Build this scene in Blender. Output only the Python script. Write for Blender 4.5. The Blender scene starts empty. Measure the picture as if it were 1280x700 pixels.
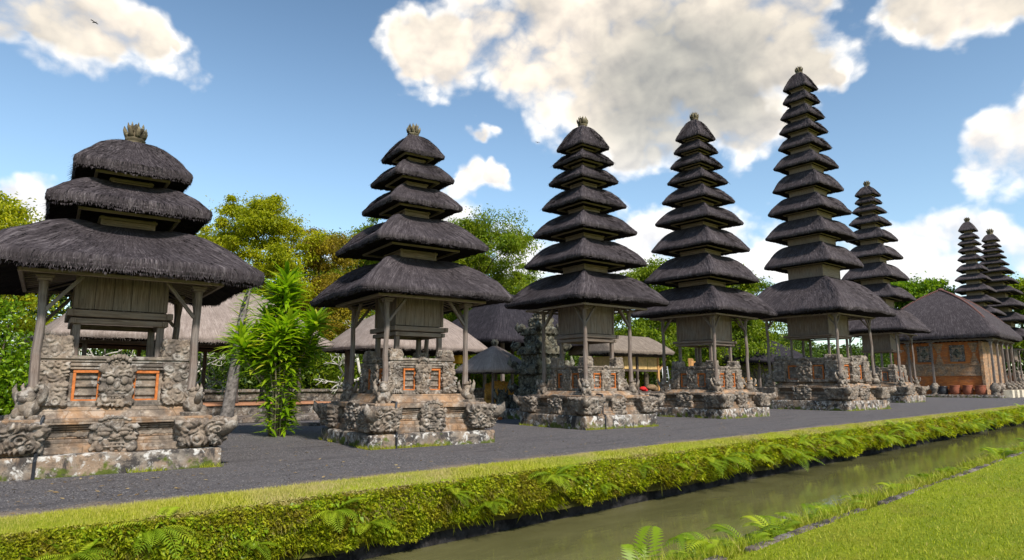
import bpy, math, random
import numpy as np
from mathutils import Vector
SC = bpy.context.scene
COL = SC.collection
R_ = math.radians

# ------------------------------------------------------------------ camera
PITCH, HEAD, EYE, FPX = math.atan(130 / 814.), R_(46.75), 1.6, 814.
FW = np.array([math.cos(HEAD) * math.cos(PITCH), math.sin(HEAD) * math.cos(PITCH), math.sin(PITCH)])
RT = np.array([math.sin(HEAD), -math.cos(HEAD), 0.])
UP = np.cross(RT, FW)
cd = bpy.data.cameras.new('camera')
cam = bpy.data.objects.new('camera', cd); COL.objects.link(cam)
cd.sensor_width = 36; cd.lens = FPX / 1280 * 36
cd.clip_start = .1; cd.clip_end = 6000
cam.location = (0, 0, EYE)
cam.rotation_euler = Vector(FW).to_track_quat('-Z', 'Y').to_euler()
SC.camera = cam

# ------------------------------------------------------------------ exposure, sun, sky
SC.view_settings.view_transform = 'Standard'
SC.view_settings.look = 'None'
SC.view_settings.exposure = 0.82
SC.view_settings.gamma = 1
SUN_EL, SUN_AZ = R_(43), math.atan2(-.20, -.98)      # azimuth as atan2(x, y): from the moat side
sd = Vector((math.sin(SUN_AZ) * math.cos(SUN_EL), math.cos(SUN_AZ) * math.cos(SUN_EL), math.sin(SUN_EL)))
sl = bpy.data.lights.new('sun', 'SUN'); sl.energy = 3.3; sl.angle = R_(5); sl.color = (1, .95, .88)
so = bpy.data.objects.new('sun', sl); COL.objects.link(so)
so.rotation_euler = sd.to_track_quat('Z', 'Y').to_euler()
W = bpy.data.worlds.new('World'); SC.world = W; W.use_nodes = True
STRENGTH = 0.12

def L_(nt, a, b): nt.links.new(a, b)
def node(nt, typ, **kw):
    n = nt.nodes.new(typ)
    for k, v in kw.items():
        if k.startswith('i_'):
            s = n.inputs[int(k[2:])] if k[2:].isdigit() else n.inputs[k[2:].replace('_', ' ')]
            if hasattr(v, 'is_output'): L_(nt, v, s)
            else: s.default_value = v
        else: setattr(n, k, v)
    return n
def math_(nt, op, a, b=0., c=None, clamp=False):
    n = nt.nodes.new('ShaderNodeMath'); n.operation = op; n.use_clamp = clamp
    for i, v in enumerate((a, b) if c is None else (a, b, c)):
        if hasattr(v, 'is_output'): L_(nt, v, n.inputs[i])
        else: n.inputs[i].default_value = v
    return n.outputs[0]
def noise(nt, vec, scale, detail=4, rough=.55, dist=0.):
    n = nt.nodes.new('ShaderNodeTexNoise')
    n.inputs['Scale'].default_value = scale; n.inputs['Detail'].default_value = detail
    n.inputs['Roughness'].default_value = rough; n.inputs['Distortion'].default_value = dist
    if vec is not None: L_(nt, vec, n.inputs['Vector'])
    return n.outputs['Fac']
def ramp(nt, fac, stops, interp='LINEAR'):
    n = nt.nodes.new('ShaderNodeValToRGB'); cr = n.color_ramp; cr.interpolation = interp
    while len(cr.elements) < len(stops): cr.elements.new(.5)
    for e, (p, c) in zip(cr.elements, stops):
        e.position = p; e.color = (c, c, c, 1) if isinstance(c, (int, float)) else (*c, 1)
    L_(nt, fac, n.inputs[0]); return n.outputs[0]
def mix(nt, fac, a, b, mode='MIX'):
    n = nt.nodes.new('ShaderNodeMix'); n.data_type = 'RGBA'; n.blend_type = mode
    for s, v in ((n.inputs[0], fac), (n.inputs[6], a), (n.inputs[7], b)):
        if hasattr(v, 'is_output'): L_(nt, v, s)
        elif s == n.inputs[0]: s.default_value = v
        else: s.default_value = (*v, 1)
    return n.outputs[2]
def vscale(nt, vec, s):
    n = nt.nodes.new('ShaderNodeVectorMath'); n.operation = 'MULTIPLY'
    L_(nt, vec, n.inputs[0]); n.inputs[1].default_value = s; return n.outputs[0]
def vadd(nt, vec, s):
    n = nt.nodes.new('ShaderNodeVectorMath'); n.operation = 'ADD'
    L_(nt, vec, n.inputs[0]); n.inputs[1].default_value = s; return n.outputs[0]

def pdir(x, y):
    v = FW + RT * (x - 640) / FPX - UP * (y - 350) / FPX
    return v / np.linalg.norm(v)
CLOUDS = [(555,62,62),(640,45,80),(720,60,95),(800,60,115),(880,55,115),(960,55,95),(1025,60,58),(760,125,72),
 (850,140,72),(915,145,62),(790,165,48),(515,72,42),(700,-10,80),(900,-20,100),(1000,10,60),(945,170,35),(1050,95,28),
 (60,5,70),(135,40,62),(190,52,48),(15,-5,60),(225,75,16),(1150,0,55),(1235,-8,62),(1195,22,45),(1285,0,60),
 (1252,190,62),(1285,150,64),(1220,212,42),(1275,205,60),(1290,205,60),(1110,322,52),(1155,312,52),(1195,335,62),(1055,345,50),
 (1130,355,75),(1275,322,55),(1215,300,40),(603,174,21),(588,234,25),(622,240,18),(690,355,62),(640,335,40),(812,300,42),
 (800,345,55),(958,310,42),(705,395,60),(10,270,42),(45,292,42),(0,250,34),(430,345,50),(880,330,50),(560,300,40)]
nt = W.node_tree
for n in list(nt.nodes): nt.nodes.remove(n)
sky = node(nt, 'ShaderNodeTexSky', sky_type='NISHITA', sun_disc=False, sun_elevation=SUN_EL, sun_rotation=SUN_AZ)
sky.air_density = 1.0; sky.dust_density = .6; sky.ozone_density = 2.2; sky.altitude = 100
tc = node(nt, 'ShaderNodeTexCoord'); D = tc.outputs['Generated']
def warp(vec, scale, amt, off, det=3):
    n = nt.nodes.new('ShaderNodeTexNoise'); n.inputs['Scale'].default_value = scale; n.inputs['Detail'].default_value = det
    L_(nt, vadd(nt, D, off), n.inputs['Vector'])
    v = vscale(nt, vadd(nt, n.outputs['Color'], (-.5, -.5, -.5)), (amt,) * 3)
    q = nt.nodes.new('ShaderNodeVectorMath'); q.operation = 'ADD'; L_(nt, vec, q.inputs[0]); L_(nt, v, q.inputs[1]); return q.outputs[0]
DW = warp(warp(D, 9, .13, (3, 1, 2), 2), 26, .045, (7, 5, 1), 3)
field = None
for (x, y, r) in CLOUDS:
    c = pdir(x, y); rr = np.linalg.norm(pdir(x + r, y) - c)
    d = node(nt, 'ShaderNodeVectorMath', operation='DISTANCE', i_0=DW, i_1=tuple(c)).outputs['Value']
    f = math_(nt, 'MULTIPLY_ADD', d, -1. / rr, 1.)
    field = f if field is None else math_(nt, 'SMOOTH_MAX', field, f, .3)
field = math_(nt, 'MINIMUM', math_(nt, 'MAXIMUM', field, -1.2), .42)
Dw = node(nt, 'ShaderNodeVectorMath', operation='MULTIPLY', i_0=D, i_1=(1, 1, 1.25)).outputs[0]
def billow(vec, off):
    v = vadd(nt, vec, off); q = warp(v, 16, .05, off, 2)
    vo = node(nt, 'ShaderNodeTexVoronoi', feature='F1'); L_(nt, q, vo.inputs['Vector'])
    vo.inputs['Scale'].default_value = 11; vo.inputs['Detail'].default_value = 2.0; vo.inputs['Roughness'].default_value = .55; vo.inputs['Lacunarity'].default_value = 2.3
    return math_(nt, 'ADD', math_(nt, 'MULTIPLY', noise(nt, v, 8.5, 8, .60, .2), 1.45), math_(nt, 'MULTIPLY_ADD', vo.outputs['Distance'], -.70, .36))
n1 = billow(Dw, (0, 0, 0))
n1b = billow(Dw, tuple(.012 * np.array([sd.x, sd.y, sd.z + 1.3])))
dens = math_(nt, 'ADD', field, math_(nt, 'ADD', n1, -.34))
mask = node(nt, 'ShaderNodeMapRange', interpolation_type='SMOOTHSTEP', i_0=dens, i_1=-.16, i_2=.50, i_3=0., i_4=1.).outputs[0]
lit = math_(nt, 'MULTIPLY_ADD', math_(nt, 'SUBTRACT', n1, n1b), 1.5, .5, clamp=True)
thick = node(nt, 'ShaderNodeMapRange', interpolation_type='SMOOTHSTEP', i_0=math_(nt, 'MULTIPLY_ADD', dens, .45, field), i_1=.20, i_2=.62, i_3=0., i_4=1.).outputs[0]
sepd = node(nt, 'ShaderNodeSeparateXYZ', i_0=D).outputs[2]
high = node(nt, 'ShaderNodeMapRange', interpolation_type='SMOOTHSTEP', i_0=sepd, i_1=.2, i_2=.42, i_3=0., i_4=1.).outputs[0]
big = noise(nt, vadd(nt, D, (.3, .1, .75)), 4.6, 3, .5)
dk = node(nt, 'ShaderNodeMapRange', interpolation_type='SMOOTHSTEP', i_0=node(nt, 'ShaderNodeVectorMath', operation='DISTANCE', i_0=DW, i_1=tuple(pdir(850, 120))).outputs['Value'], i_1=.05, i_2=.20, i_3=0., i_4=1.).outputs[0]
core = mix(nt, math_(nt, 'MULTIPLY', dk, ramp(nt, big, [(.30, .25), (.54, 1.)])), (.31, .305, .28), (.68, .61, .52))
edge = mix(nt, high, (.72, .73, .75), (.80, .78, .74))
ccol = mix(nt, math_(nt, 'MULTIPLY', thick, math_(nt, 'MULTIPLY_ADD', high, .80, .15)), edge, core)
ccol = mix(nt, 1., ccol, mix(nt, lit, (.78, .78, .80), (1.16, 1.13, 1.08)), 'MULTIPLY')
ccol = mix(nt, 1., ccol, tuple([.93 / STRENGTH] * 3), 'MULTIPLY')
skyc = mix(nt, 1., sky.outputs[0], (.98, 1.0, .92), 'MULTIPLY')
skyc = mix(nt, 1., skyc, mix(nt, node(nt, 'ShaderNodeMapRange', interpolation_type='SMOOTHSTEP', i_0=sepd, i_1=.28, i_2=.68, i_3=0., i_4=1.).outputs[0], (1, 1, 1), (.66, .72, .76)), 'MULTIPLY')
tot = mix(nt, math_(nt, 'MULTIPLY', mask, .96), skyc, ccol)
bg = node(nt, 'ShaderNodeBackground', i_0=tot, i_1=STRENGTH)
out = node(nt, 'ShaderNodeOutputWorld', i_0=bg.outputs[0])
W.cycles.sampling_method = 'MANUAL'; W.cycles.sample_map_resolution = 512
SC.cycles.max_bounces = 8; SC.cycles.transparent_max_bounces = 8
SC.cycles.use_denoising = True

# ------------------------------------------------------------------ noise in numpy
def _hash(ix, iy, iz, s):
    h = (ix * 374761393 + iy * 668265263 + iz * 2147483647 + s * 974634777) & 0xffffffff
    h = ((h ^ (h >> 13)) * 1274126177) & 0xffffffff
    h = (h ^ (h >> 16)) & 0xffffffff
    return h / 4294967295.
def vnoise(P, s=0):
    P = np.asarray(P, float); I = np.floor(P).astype(np.int64); F = P - I; F = F * F * (3 - 2 * F)
    o = 0
    for dx in (0, 1):
        for dy in (0, 1):
            for dz in (0, 1):
                w = (F[:, 0] if dx else 1 - F[:, 0]) * (F[:, 1] if dy else 1 - F[:, 1]) * (F[:, 2] if dz else 1 - F[:, 2])
                o = o + w * _hash(I[:, 0] + dx, I[:, 1] + dy, I[:, 2] + dz, s)
    return o
def fbm(P, s=0, o=3):
    r, a, t = 0, 1, 0
    for k in range(o):
        r = r + a * vnoise(np.asarray(P) * 2 ** k, s + k); t += a; a *= .5
    return r / t
def scroll(P, seed, lam=.07, n=None):
    rg = np.random.default_rng(seed)
    lo, hi = P.min(0), P.max(0); ext = np.maximum(hi - lo, 1e-3)
    if n is None: n = 40
    C = lo + rg.random((n, 3)) * ext
    d = np.sqrt(((P[:, None, :] - C[None]) ** 2).sum(2)); d.sort(1)
    ring = .5 + .5 * np.cos(d[:, 0] / lam * 6.283)
    cell = np.clip((d[:, 1] - d[:, 0]) / (lam * .8), 0, 1)
    g = np.clip((ring - .28) * 2.4, 0, 1)
    return .6 * g * np.sqrt(cell) + .4 * np.clip(cell * 1.4, 0, 1)

# ------------------------------------------------------------------ mesh collector
class MB:
    def __init__(s): s.v, s.f, s.uv, s.n, s.rot, s.off = [], [], [], 0, 0., (0, 0, 0)
    def add(s, V, F, UV=None):
        V = np.asarray(V, float).reshape(-1, 3)
        if s.rot:
            c, q = math.cos(s.rot), math.sin(s.rot)
            V = np.stack([V[:, 0] * c - V[:, 1] * q, V[:, 0] * q + V[:, 1] * c, V[:, 2]], 1)
        V = V + np.array(s.off)
        s.v.append(V); s.f += [tuple(i + s.n for i in f) for f in F]
        s.uv.append(np.zeros((len(V), 2)) if UV is None else np.asarray(UV, float)); s.n += len(V)
        return s
    def box(s, c, size, ch=.008, taper=1.):
        h = np.array(size) / 2.; ch = min(ch, .3 * h.min()); V, UV = [], []
        ax = int(np.argmax(h)); o = np.array([(c[0] * 7.3 + c[2] * 3.1) % 5, (c[1] * 5.7 + c[0]) % 5])
        idx = {}
        for a in range(3):
            b, d = (a + 1) % 3, (a + 2) % 3
            if d != ax: bb, dd = (d, b) if b == ax else (b, d)
            else: bb, dd = b, d
            for sg in (-1, 1):
                for sb in (-1, 1):
                    for sdn in (-1, 1):
                        p = np.zeros(3); p[a] = sg * h[a]; p[b] = sb * (h[b] - ch); p[d] = sdn * (h[d] - ch)
                        k = [0, 0, 0]; k[a], k[b], k[d] = sg, sb, sdn
                        idx[(a, tuple(k))] = len(V); V.append(p); UV.append((p[bb] + o[0], p[dd] + o[1]))
        F = []
        for a in range(3):
            b, d = (a + 1) % 3, (a + 2) % 3
            for sg in (-1, 1):
                q = []
                for sb, sdn in ((-1, -1), (1, -1), (1, 1), (-1, 1)):
                    k = [0, 0, 0]; k[a], k[b], k[d] = sg, sb, sdn; q.append(idx[(a, tuple(k))])
                F.append(q if sg > 0 else q[::-1])
        for a in range(3):                      # edges parallel to axis a
            b, d = (a + 1) % 3, (a + 2) % 3
            for sb in (-1, 1):
                for sdn in (-1, 1):
                    k1 = [0, 0, 0]; k1[a], k1[b], k1[d] = -1, sb, sdn; k2 = list(k1); k2[a] = 1
                    q = [idx[(b, tuple(k1))], idx[(b, tuple(k2))], idx[(d, tuple(k2))], idx[(d, tuple(k1))]]
                    F.append(q if sb * sdn < 0 else q[::-1])
        for x in (-1, 1):
            for y in (-1, 1):
                for z in (-1, 1):
                    q = [idx[(a, (x, y, z))] for a in range(3)]
                    F.append(q if x * y * z > 0 else q[::-1])
        V = np.array(V)
        if taper != 1.:
            t = (V[:, 2] / h[2] + 1) / 2; sc = 1 + (taper - 1) * t; V[:, 0] *= sc; V[:, 1] *= sc
        return s.add(V + np.array(c), F, UV)
    def bar(s, p, q, w, d=None, ch=.006):
        """square timber from p to q"""
        p, q = np.array(p, float), np.array(q, float); d = d or w; ax = q - p; Ln = np.linalg.norm(ax); ax /= Ln
        up = np.array([0, 0, 1.]) if abs(ax[2]) < .95 else np.array([1., 0, 0])
        sx = np.cross(up, ax); sx /= np.linalg.norm(sx); sy = np.cross(ax, sx)
        t = MB(); t.box((0, 0, 0), (w, d, Ln), ch); V = np.concatenate(t.v)
        return s.add(V[:, :1] * sx + V[:, 1:2] * sy + V[:, 2:] * ax + (p + q) / 2, t.f, np.concatenate(t.uv) + (p[0] * 3 % 4, p[1] * 5 % 4))
    def tube(s, pts, rad, n=8, cap=True):
        pts = np.array(pts, float); m = len(pts); rad = np.broadcast_to(rad, (m,)); V, UV, F = [], [], []
        tan = np.gradient(pts, axis=0); tan /= np.linalg.norm(tan, axis=1)[:, None] + 1e-9
        ref = np.array([0, 0, 1.]) if abs(tan[:, 2]).mean() < .8 else np.array([1., 0, 0]); ln = 0
        for i in range(m):
            a = np.cross(ref, tan[i]); a /= np.linalg.norm(a) + 1e-9; b = np.cross(tan[i], a)
            if i: ln += np.linalg.norm(pts[i] - pts[i - 1])
            for k in range(n):
                t = 2 * math.pi * k / n; V.append(pts[i] + rad[i] * (a * math.cos(t) + b * math.sin(t))); UV.append((abs(k / n - .5) * 4 * rad[0], ln))
        for i in range(m - 1):
            for k in range(n):
                F.append((i * n + k, i * n + (k + 1) % n, (i + 1) * n + (k + 1) % n, (i + 1) * n + k))
        if cap: F.append(tuple(range(n))[::-1]); F.append(tuple((m - 1) * n + k for k in range(n)))
        return s.add(V, F, UV)
    def lathe(s, prof, c=(0, 0, 0), n=16, lobes=0, la=0.):
        V, F = [], []; m = len(prof)
        for (r, z) in prof:
            for k in range(n):
                t = 2 * math.pi * k / n; q = r * (1 + la * math.cos(lobes * t)); V.append((c[0] + q * math.cos(t), c[1] + q * math.sin(t), c[2] + z))
        for i in range(m - 1):
            for k in range(n): F.append((i * n + k, i * n + (k + 1) % n, (i + 1) * n + (k + 1) % n, (i + 1) * n + k))
        F.append(tuple(range(n))[::-1]); F.append(tuple((m - 1) * n + k for k in range(n)))
        return s.add(V, F)
    def ball(s, c, r, n=10, amp=0., seed=0, fr=9.):
        V, F = [], []; r = np.broadcast_to(r, (3,))
        V.append((0, 0, 1)); 
        for i in range(1, n):
            th = math.pi * i / n
            for k in range(2 * n):
                ph = math.pi * k / n; V.append((math.sin(th) * math.cos(ph), math.sin(th) * math.sin(ph), math.cos(th)))
        V.append((0, 0, -1)); V = np.array(V); m = 2 * n
        for k in range(m):
            F.append((0, 1 + k, 1 + (k + 1) % m)); b = 1 + (n - 2) * m; F.append((len(V) - 1, b + (k + 1) % m, b + k))
            for i in range(n - 2):
                a = 1 + i * m; F.append((a + k, a + m + k, a + m + (k + 1) % m, a + (k + 1) % m))
        P = V * r + np.array(c)
        if amp: P = P + V * (amp * (fbm(P * fr + 50, seed, 3)[:, None] - .5) * 2)
        return s.add(P, F)
    def stone(s, c, size, n=8, rnd=.03, amp=.012, fr=5., seed=0, carve=0., lam=.055, taper=1., nsc=None, maxn=48):
        """worn block: rounded, noisy and, with carve, covered in scrolls"""
        h = np.array(size) / 2.; rnd = min(rnd, .4 * h.min()); ax = []
        step = max(size) / n
        for a in range(3):
            k = min(maxn, max(2, int(round((2 * h[a] - 2 * rnd) / step))))
            inner = np.linspace(-h[a] + rnd, h[a] - rnd, k + 1)
            ax.append(np.concatenate([[-h[a], -h[a] + rnd * .35], inner, [h[a] - rnd * .35, h[a]]]))
        idx, V, UV, F = {}, [], [], []
        def vid(i, j, k):
            t = (i, j, k)
            if t not in idx:
                idx[t] = len(V); V.append((ax[0][i], ax[1][j], ax[2][k]))
            return idx[t]
        n0, n1_, n2 = (len(q) - 1 for q in ax)
        for j in range(n1_):
            for k in range(n2):
                F.append((vid(0, j, k), vid(0, j, k + 1), vid(0, j + 1, k + 1), vid(0, j + 1, k)))
                F.append((vid(n0, j, k), vid(n0, j + 1, k), vid(n0, j + 1, k + 1), vid(n0, j, k + 1)))
        for i in range(n0):
            for k in range(n2):
                F.append((vid(i, 0, k), vid(i + 1, 0, k), vid(i + 1, 0, k + 1), vid(i, 0, k + 1)))
                F.append((vid(i, n1_, k), vid(i, n1_, k + 1), vid(i + 1, n1_, k + 1), vid(i + 1, n1_, k)))
        for i in range(n0):
            for j in range(n1_):
                F.append((vid(i, j, 0), vid(i, j + 1, 0), vid(i + 1, j + 1, 0), vid(i + 1, j, 0)))
                F.append((vid(i, j, n2), vid(i + 1, j, n2), vid(i + 1, j + 1, n2), vid(i, j + 1, n2)))
        V = np.array(V); inn = np.clip(V, -(h - rnd), h - rnd); dv = V - inn
        N = dv / (np.linalg.norm(dv, axis=1)[:, None] + 1e-9); P = inn + N * rnd
        dom = np.argmax(np.abs(N), 1); UV = np.where((dom == 0)[:, None], P[:, [1, 2]], np.where((dom == 1)[:, None], P[:, [0, 2]], P[:, [0, 1]]))
        Q = P + np.array(c) + seed * 1.37
        disp = amp * (fbm(Q * fr, seed, 3) - .5) * 2
        if carve: disp = disp + carve * (scroll(P, seed, lam, nsc) - .4) + carve * .5 * (fbm(Q * 16, seed, 2) - .5)
        P = P + N * disp[:, None]
        if taper != 1.:
            t = (P[:, 2] / h[2] + 1) / 2; k = 1 + (taper - 1) * t; P[:, 0] *= k; P[:, 1] *= k
        return s.add(P + np.array(c), F, UV + (seed * 1.7 % 7, c[2]))
    def build(s, name, mat, parent=None, smooth=False, loc=None):
        me = bpy.data.meshes.new(name)
        V = np.concatenate(s.v); me.from_pydata(V.tolist(), [], s.f)
        uvl = me.uv_layers.new(name='UVMap'); UV = np.concatenate(s.uv)
        li = np.zeros(len(me.loops), np.int32); me.loops.foreach_get('vertex_index', li)
        uvl.data.foreach_set('uv', UV[li].ravel().astype(np.float32))
        if smooth: me.polygons.foreach_set('use_smooth', np.ones(len(me.polygons), bool))
        me.materials.append(mat); me.update()
        o = bpy.data.objects.new(name, me); COL.objects.link(o)
        if parent is not None: o.parent = parent
        if loc: o.location = loc
        return o

def tri_mesh(name, V, F, mat, parent=None, rnd=None, smooth=False):
    """fast mesh from arrays; F is (n,3) or (n,4); rnd one float per vertex"""
    V = np.asarray(V, np.float32); F = np.asarray(F, np.int32); k = F.shape[1]
    me = bpy.data.meshes.new(name)
    me.vertices.add(len(V)); me.vertices.foreach_set('co', V.ravel())
    me.loops.add(F.size); me.loops.foreach_set('vertex_index', F.ravel())
    me.polygons.add(len(F)); me.polygons.foreach_set('loop_start', np.arange(0, F.size, k, dtype=np.int32))
    if smooth: me.polygons.foreach_set('use_smooth', np.ones(len(F), bool))
    if rnd is not None:
        at = me.attributes.new('rnd', 'FLOAT', 'POINT'); at.data.foreach_set('value', np.asarray(rnd, np.float32))
    me.update(calc_edges=True); me.materials.append(mat)
    o = bpy.data.objects.new(name, me); COL.objects.link(o)
    if parent is not None: o.parent = parent
    return o
def join_arr(lst):
    """merge a list of (V, F, rnd)"""
    n = 0; VV, FF, RR = [], [], []
    for V, F, r in lst: VV.append(V); FF.append(np.asarray(F) + n); RR.append(r); n += len(V)
    return np.concatenate(VV), np.concatenate(FF), np.concatenate(RR)

# ------------------------------------------------------------------ tagging
def tag(o, label=None, cat=None, group=None, kind=None):
    if label: o['label'] = label
    if cat: o['category'] = cat
    if group: o['group'] = group
    if kind: o['kind'] = kind
    return o
def thing(name, label, cat, loc=(0, 0, 0), rz=0., group=None):
    o = bpy.data.objects.new(name, None); COL.objects.link(o); o.empty_display_size = .3
    o.location = loc; o.rotation_euler = (0, 0, rz); return tag(o, label, cat, group)
def dup(root, loc, rz=0., sc=1., label=None):
    r = root.copy(); COL.objects.link(r); r.location = loc; r.rotation_euler = (0, 0, rz); r.scale = (sc,) * 3
    if label: r['label'] = label
    for ch in root.children:
        c = ch.copy(); COL.objects.link(c); c.parent = r
        for g in ch.children:
            d = g.copy(); COL.objects.link(d); d.parent = c
    return r

# ------------------------------------------------------------------ materials
def newmat(name):
    m = bpy.data.materials.new(name); m.use_nodes = True; nt = m.node_tree
    b = nt.nodes['Principled BSDF']; return m, nt, b
def setbump(nt, b, h, st=.4, dist=.02):
    bp = node(nt, 'ShaderNodeBump'); bp.inputs['Strength'].default_value = st; bp.inputs['Distance'].default_value = dist
    L_(nt, h, bp.inputs['Height']); L_(nt, bp.outputs[0], b.inputs['Normal'])
def pos(nt): return node(nt, 'ShaderNodeNewGeometry').outputs['Position']
def finish(nt, b, col, rough=.85, spec=.25):
    if hasattr(col, 'is_output'): L_(nt, col, b.inputs['Base Color'])
    else: b.inputs['Base Color'].default_value = (*col, 1)
    if hasattr(rough, 'is_output'): L_(nt, rough, b.inputs['Roughness'])
    else: b.inputs['Roughness'].default_value = rough
    b.inputs['Specular IOR Level'].default_value = spec

def stone_mat(name, tan=.5, mold=.5, lichen=.5, moss=0., tint=(1, 1, 1), brick=False):
    m, nt, b = newmat(name); P = pos(nt)
    c = ramp(nt, noise(nt, P, 6, 8, .65), [(.28, (.095, .080, .070)), (.5, (.20, .168, .138)), (.72, (.33, .28, .228))])
    t = noise(nt, P, 1.7, 4, .55, .4)
    c = mix(nt, math_(nt, 'MULTIPLY', ramp(nt, t, [(.44, 0.), (.6, 1.)]), .8 * tan), c, mix(nt, noise(nt, P, 9, 5), (.24, .135, .068), (.40, .27, .165)))
    c = mix(nt, math_(nt, 'MULTIPLY', ramp(nt, noise(nt, vadd(nt, P, (31, 7, 3)), 2.3, 8, .72, .4), [(.47, 0.), (.56, 1.)]), mold), c, (.045, .04, .038))
    c = mix(nt, math_(nt, 'MULTIPLY', ramp(nt, noise(nt, vadd(nt, P, (3, 17, 9)), 5.5, 9, .7, .5), [(.53, 0.), (.60, 1.)]), lichen), c, (.52, .49, .45))
    if moss:
        z = node(nt, 'ShaderNodeSeparateXYZ', i_0=P).outputs[2]
        mz = math_(nt, 'MULTIPLY_ADD', z, -1.5, 1.02)
        mm = math_(nt, 'ADD', mz, math_(nt, 'MULTIPLY_ADD', noise(nt, P, 3.1, 6, .6), 2.4, -1.75))
        c = mix(nt, math_(nt, 'MULTIPLY', ramp(nt, mm, [(.3, 0.), (.5, 1.)]), moss), c, mix(nt, noise(nt, P, 14, 4), (.03, .035, .008), (.13, .17, .02)))
    c = mix(nt, 1., c, tint, 'MULTIPLY')
    h = math_(nt, 'ADD', noise(nt, P, 22, 8, .7), math_(nt, 'MULTIPLY', noise(nt, P, 90, 3, .6), .35))
    if brick:
        uv = node(nt, 'ShaderNodeUVMap').outputs[0]
        br = node(nt, 'ShaderNodeTexBrick', offset=.43, squash=1.)
        L_(nt, vadd(nt, uv, (0, 0, 0)), br.inputs['Vector']); br.inputs['Scale'].default_value = 1.
        br.inputs['Brick Width'].default_value = .62; br.inputs['Row Height'].default_value = .185; br.inputs['Mortar Size'].default_value = .008
        br.inputs['Color1'].default_value = (.78, .78, .8, 1); br.inputs['Color2'].default_value = (1.15, 1.08, 1, 1); br.inputs['Mortar'].default_value = (.5, .48, .45, 1)
        c = mix(nt, .75, c, br.outputs['Color'], 'MULTIPLY')
        h = math_(nt, 'SUBTRACT', h, math_(nt, 'MULTIPLY', br.outputs['Fac'], .9))
    setbump(nt, b, h, .75, .025); finish(nt, b, c, .92, .15); return m
M = {}
M['stone'] = stone_mat('carved_stone', .22, .6, .40, 0., (1.06, 1.03, 1.0))
M['course'] = stone_mat('base_course_stone', 1.0, .4, .30, 0., (1.12, 1.05, .99), True)
M['slab'] = stone_mat('plinth_stone', .7, .95, .95, .95)
M['halltrim'] = stone_mat('hall_trim_stone', .9, .2, .2, 0, (1.5, 1.22, .98), True)
M['darkstone'] = stone_mat('mossy_dark_stone', .1, .95, .5, .5, (.62, .66, .58))
M['wallstone'] = stone_mat('low_wall_stone', .3, .8, .6, .3, (.8, .8, .8), True)
M['finial'] = stone_mat('finial_stone', .2, .8, .7, 0, (.60, .58, .44))

def wood_mat(name, c0, c1, c2, grey=.5):
    m, nt, b = newmat(name); uv = node(nt, 'ShaderNodeUVMap').outputs[0]; P = pos(nt)
    g = noise(nt, vscale(nt, uv, (38, 1.6, 1)), 1., 6, .65, .6)
    c = ramp(nt, g, [(.3, c0), (.5, c1), (.72, c2)])
    c = mix(nt, math_(nt, 'MULTIPLY', ramp(nt, noise(nt, P, 2.2, 5, .6), [(.42, 0.), (.62, 1.)]), grey), c, mix(nt, g, (.105, .092, .084), (.29, .258, .236)))
    c = mix(nt, ramp(nt, noise(nt, vscale(nt, uv, (9, 1.2, 1)), 2.3, 5, .7), [(.6, 0.), (.72, .8)]), c, (.05, .04, .035))
    setbump(nt, b, g, .6, .012); finish(nt, b, c, .82, .2); return m
M['wood'] = wood_mat('weathered_wood', (.09, .062, .048), (.18, .13, .098), (.31, .235, .185), .35)
M['post'] = wood_mat('grey_post_wood', (.075, .054, .044), (.16, .118, .096), (.27, .215, .18), .5)
M['batten'] = wood_mat('pale_eave_wood', (.14, .10, .078), (.25, .19, .15), (.37, .295, .24), .3)
M['neck'] = wood_mat('pale_board_wood', (.12, .083, .067), (.225, .165, .135), (.34, .27, .228), .3)
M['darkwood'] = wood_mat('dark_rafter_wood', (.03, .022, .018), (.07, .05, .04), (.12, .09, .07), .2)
M['newwood'] = wood_mat('fresh_timber', (.32, .15, .05), (.50, .26, .09), (.62, .36, .15), .05)

def thatch_mat(name, c0, c1, c2, red=.0):
    m, nt, b = newmat(name); uv = node(nt, 'ShaderNodeUVMap').outputs[0]; P = pos(nt)
    g0 = noise(nt, vscale(nt, uv, (11, 1.1, 1)), 1., 6, .72, .8)
    g1 = noise(nt, vscale(nt, uv, (42, 2.6, 1)), 1., 5, .7, .9)
    g2 = noise(nt, vscale(nt, uv, (120, 6, 1)), 1., 3, .7, .4)
    big = noise(nt, P, 2.2, 6, .65)
    f = math_(nt, 'ADD', math_(nt, 'ADD', math_(nt, 'MULTIPLY', g0, .46), math_(nt, 'MULTIPLY', g1, .36)), math_(nt, 'MULTIPLY', g2, .18))
    c = ramp(nt, f, [(.40, c0), (.50, c1), (.60, c2)])
    c = mix(nt, ramp(nt, big, [(.40, 0.), (.62, .7)]), c, mix(nt, f, c0, c1))
    c = mix(nt, ramp(nt, noise(nt, vscale(nt, uv, (16, 5, 1)), 1.6, 4, .6), [(.62, 0.), (.72, .5)]), c, tuple(np.array(c2) * 1.7))
    setbump(nt, b, f, 1., .06); finish(nt, b, c, .95, .08); return m
M['thatch'] = thatch_mat('black_palm_fibre', (.022, .018, .019), (.064, .052, .056), (.165, .14, .143))
M['thatchblack'] = thatch_mat('black_thatch', (.010, .009, .011), (.030, .026, .031), (.075, .066, .074))
M['soffit'] = thatch_mat('painted_shade_fibre', (.008, .006, .006), (.018, .014, .013), (.045, .036, .033))  # eave shade put into the colour: near-black thatch for all roof undersides
M['thatchbrown'] = thatch_mat('grey_brown_thatch', (.16, .122, .10), (.29, .228, .195), (.43, .355, .31))
M['thatchshed'] = thatch_mat('tan_thatch', (.11, .085, .065), (.22, .175, .14), (.33, .27, .22))

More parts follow.
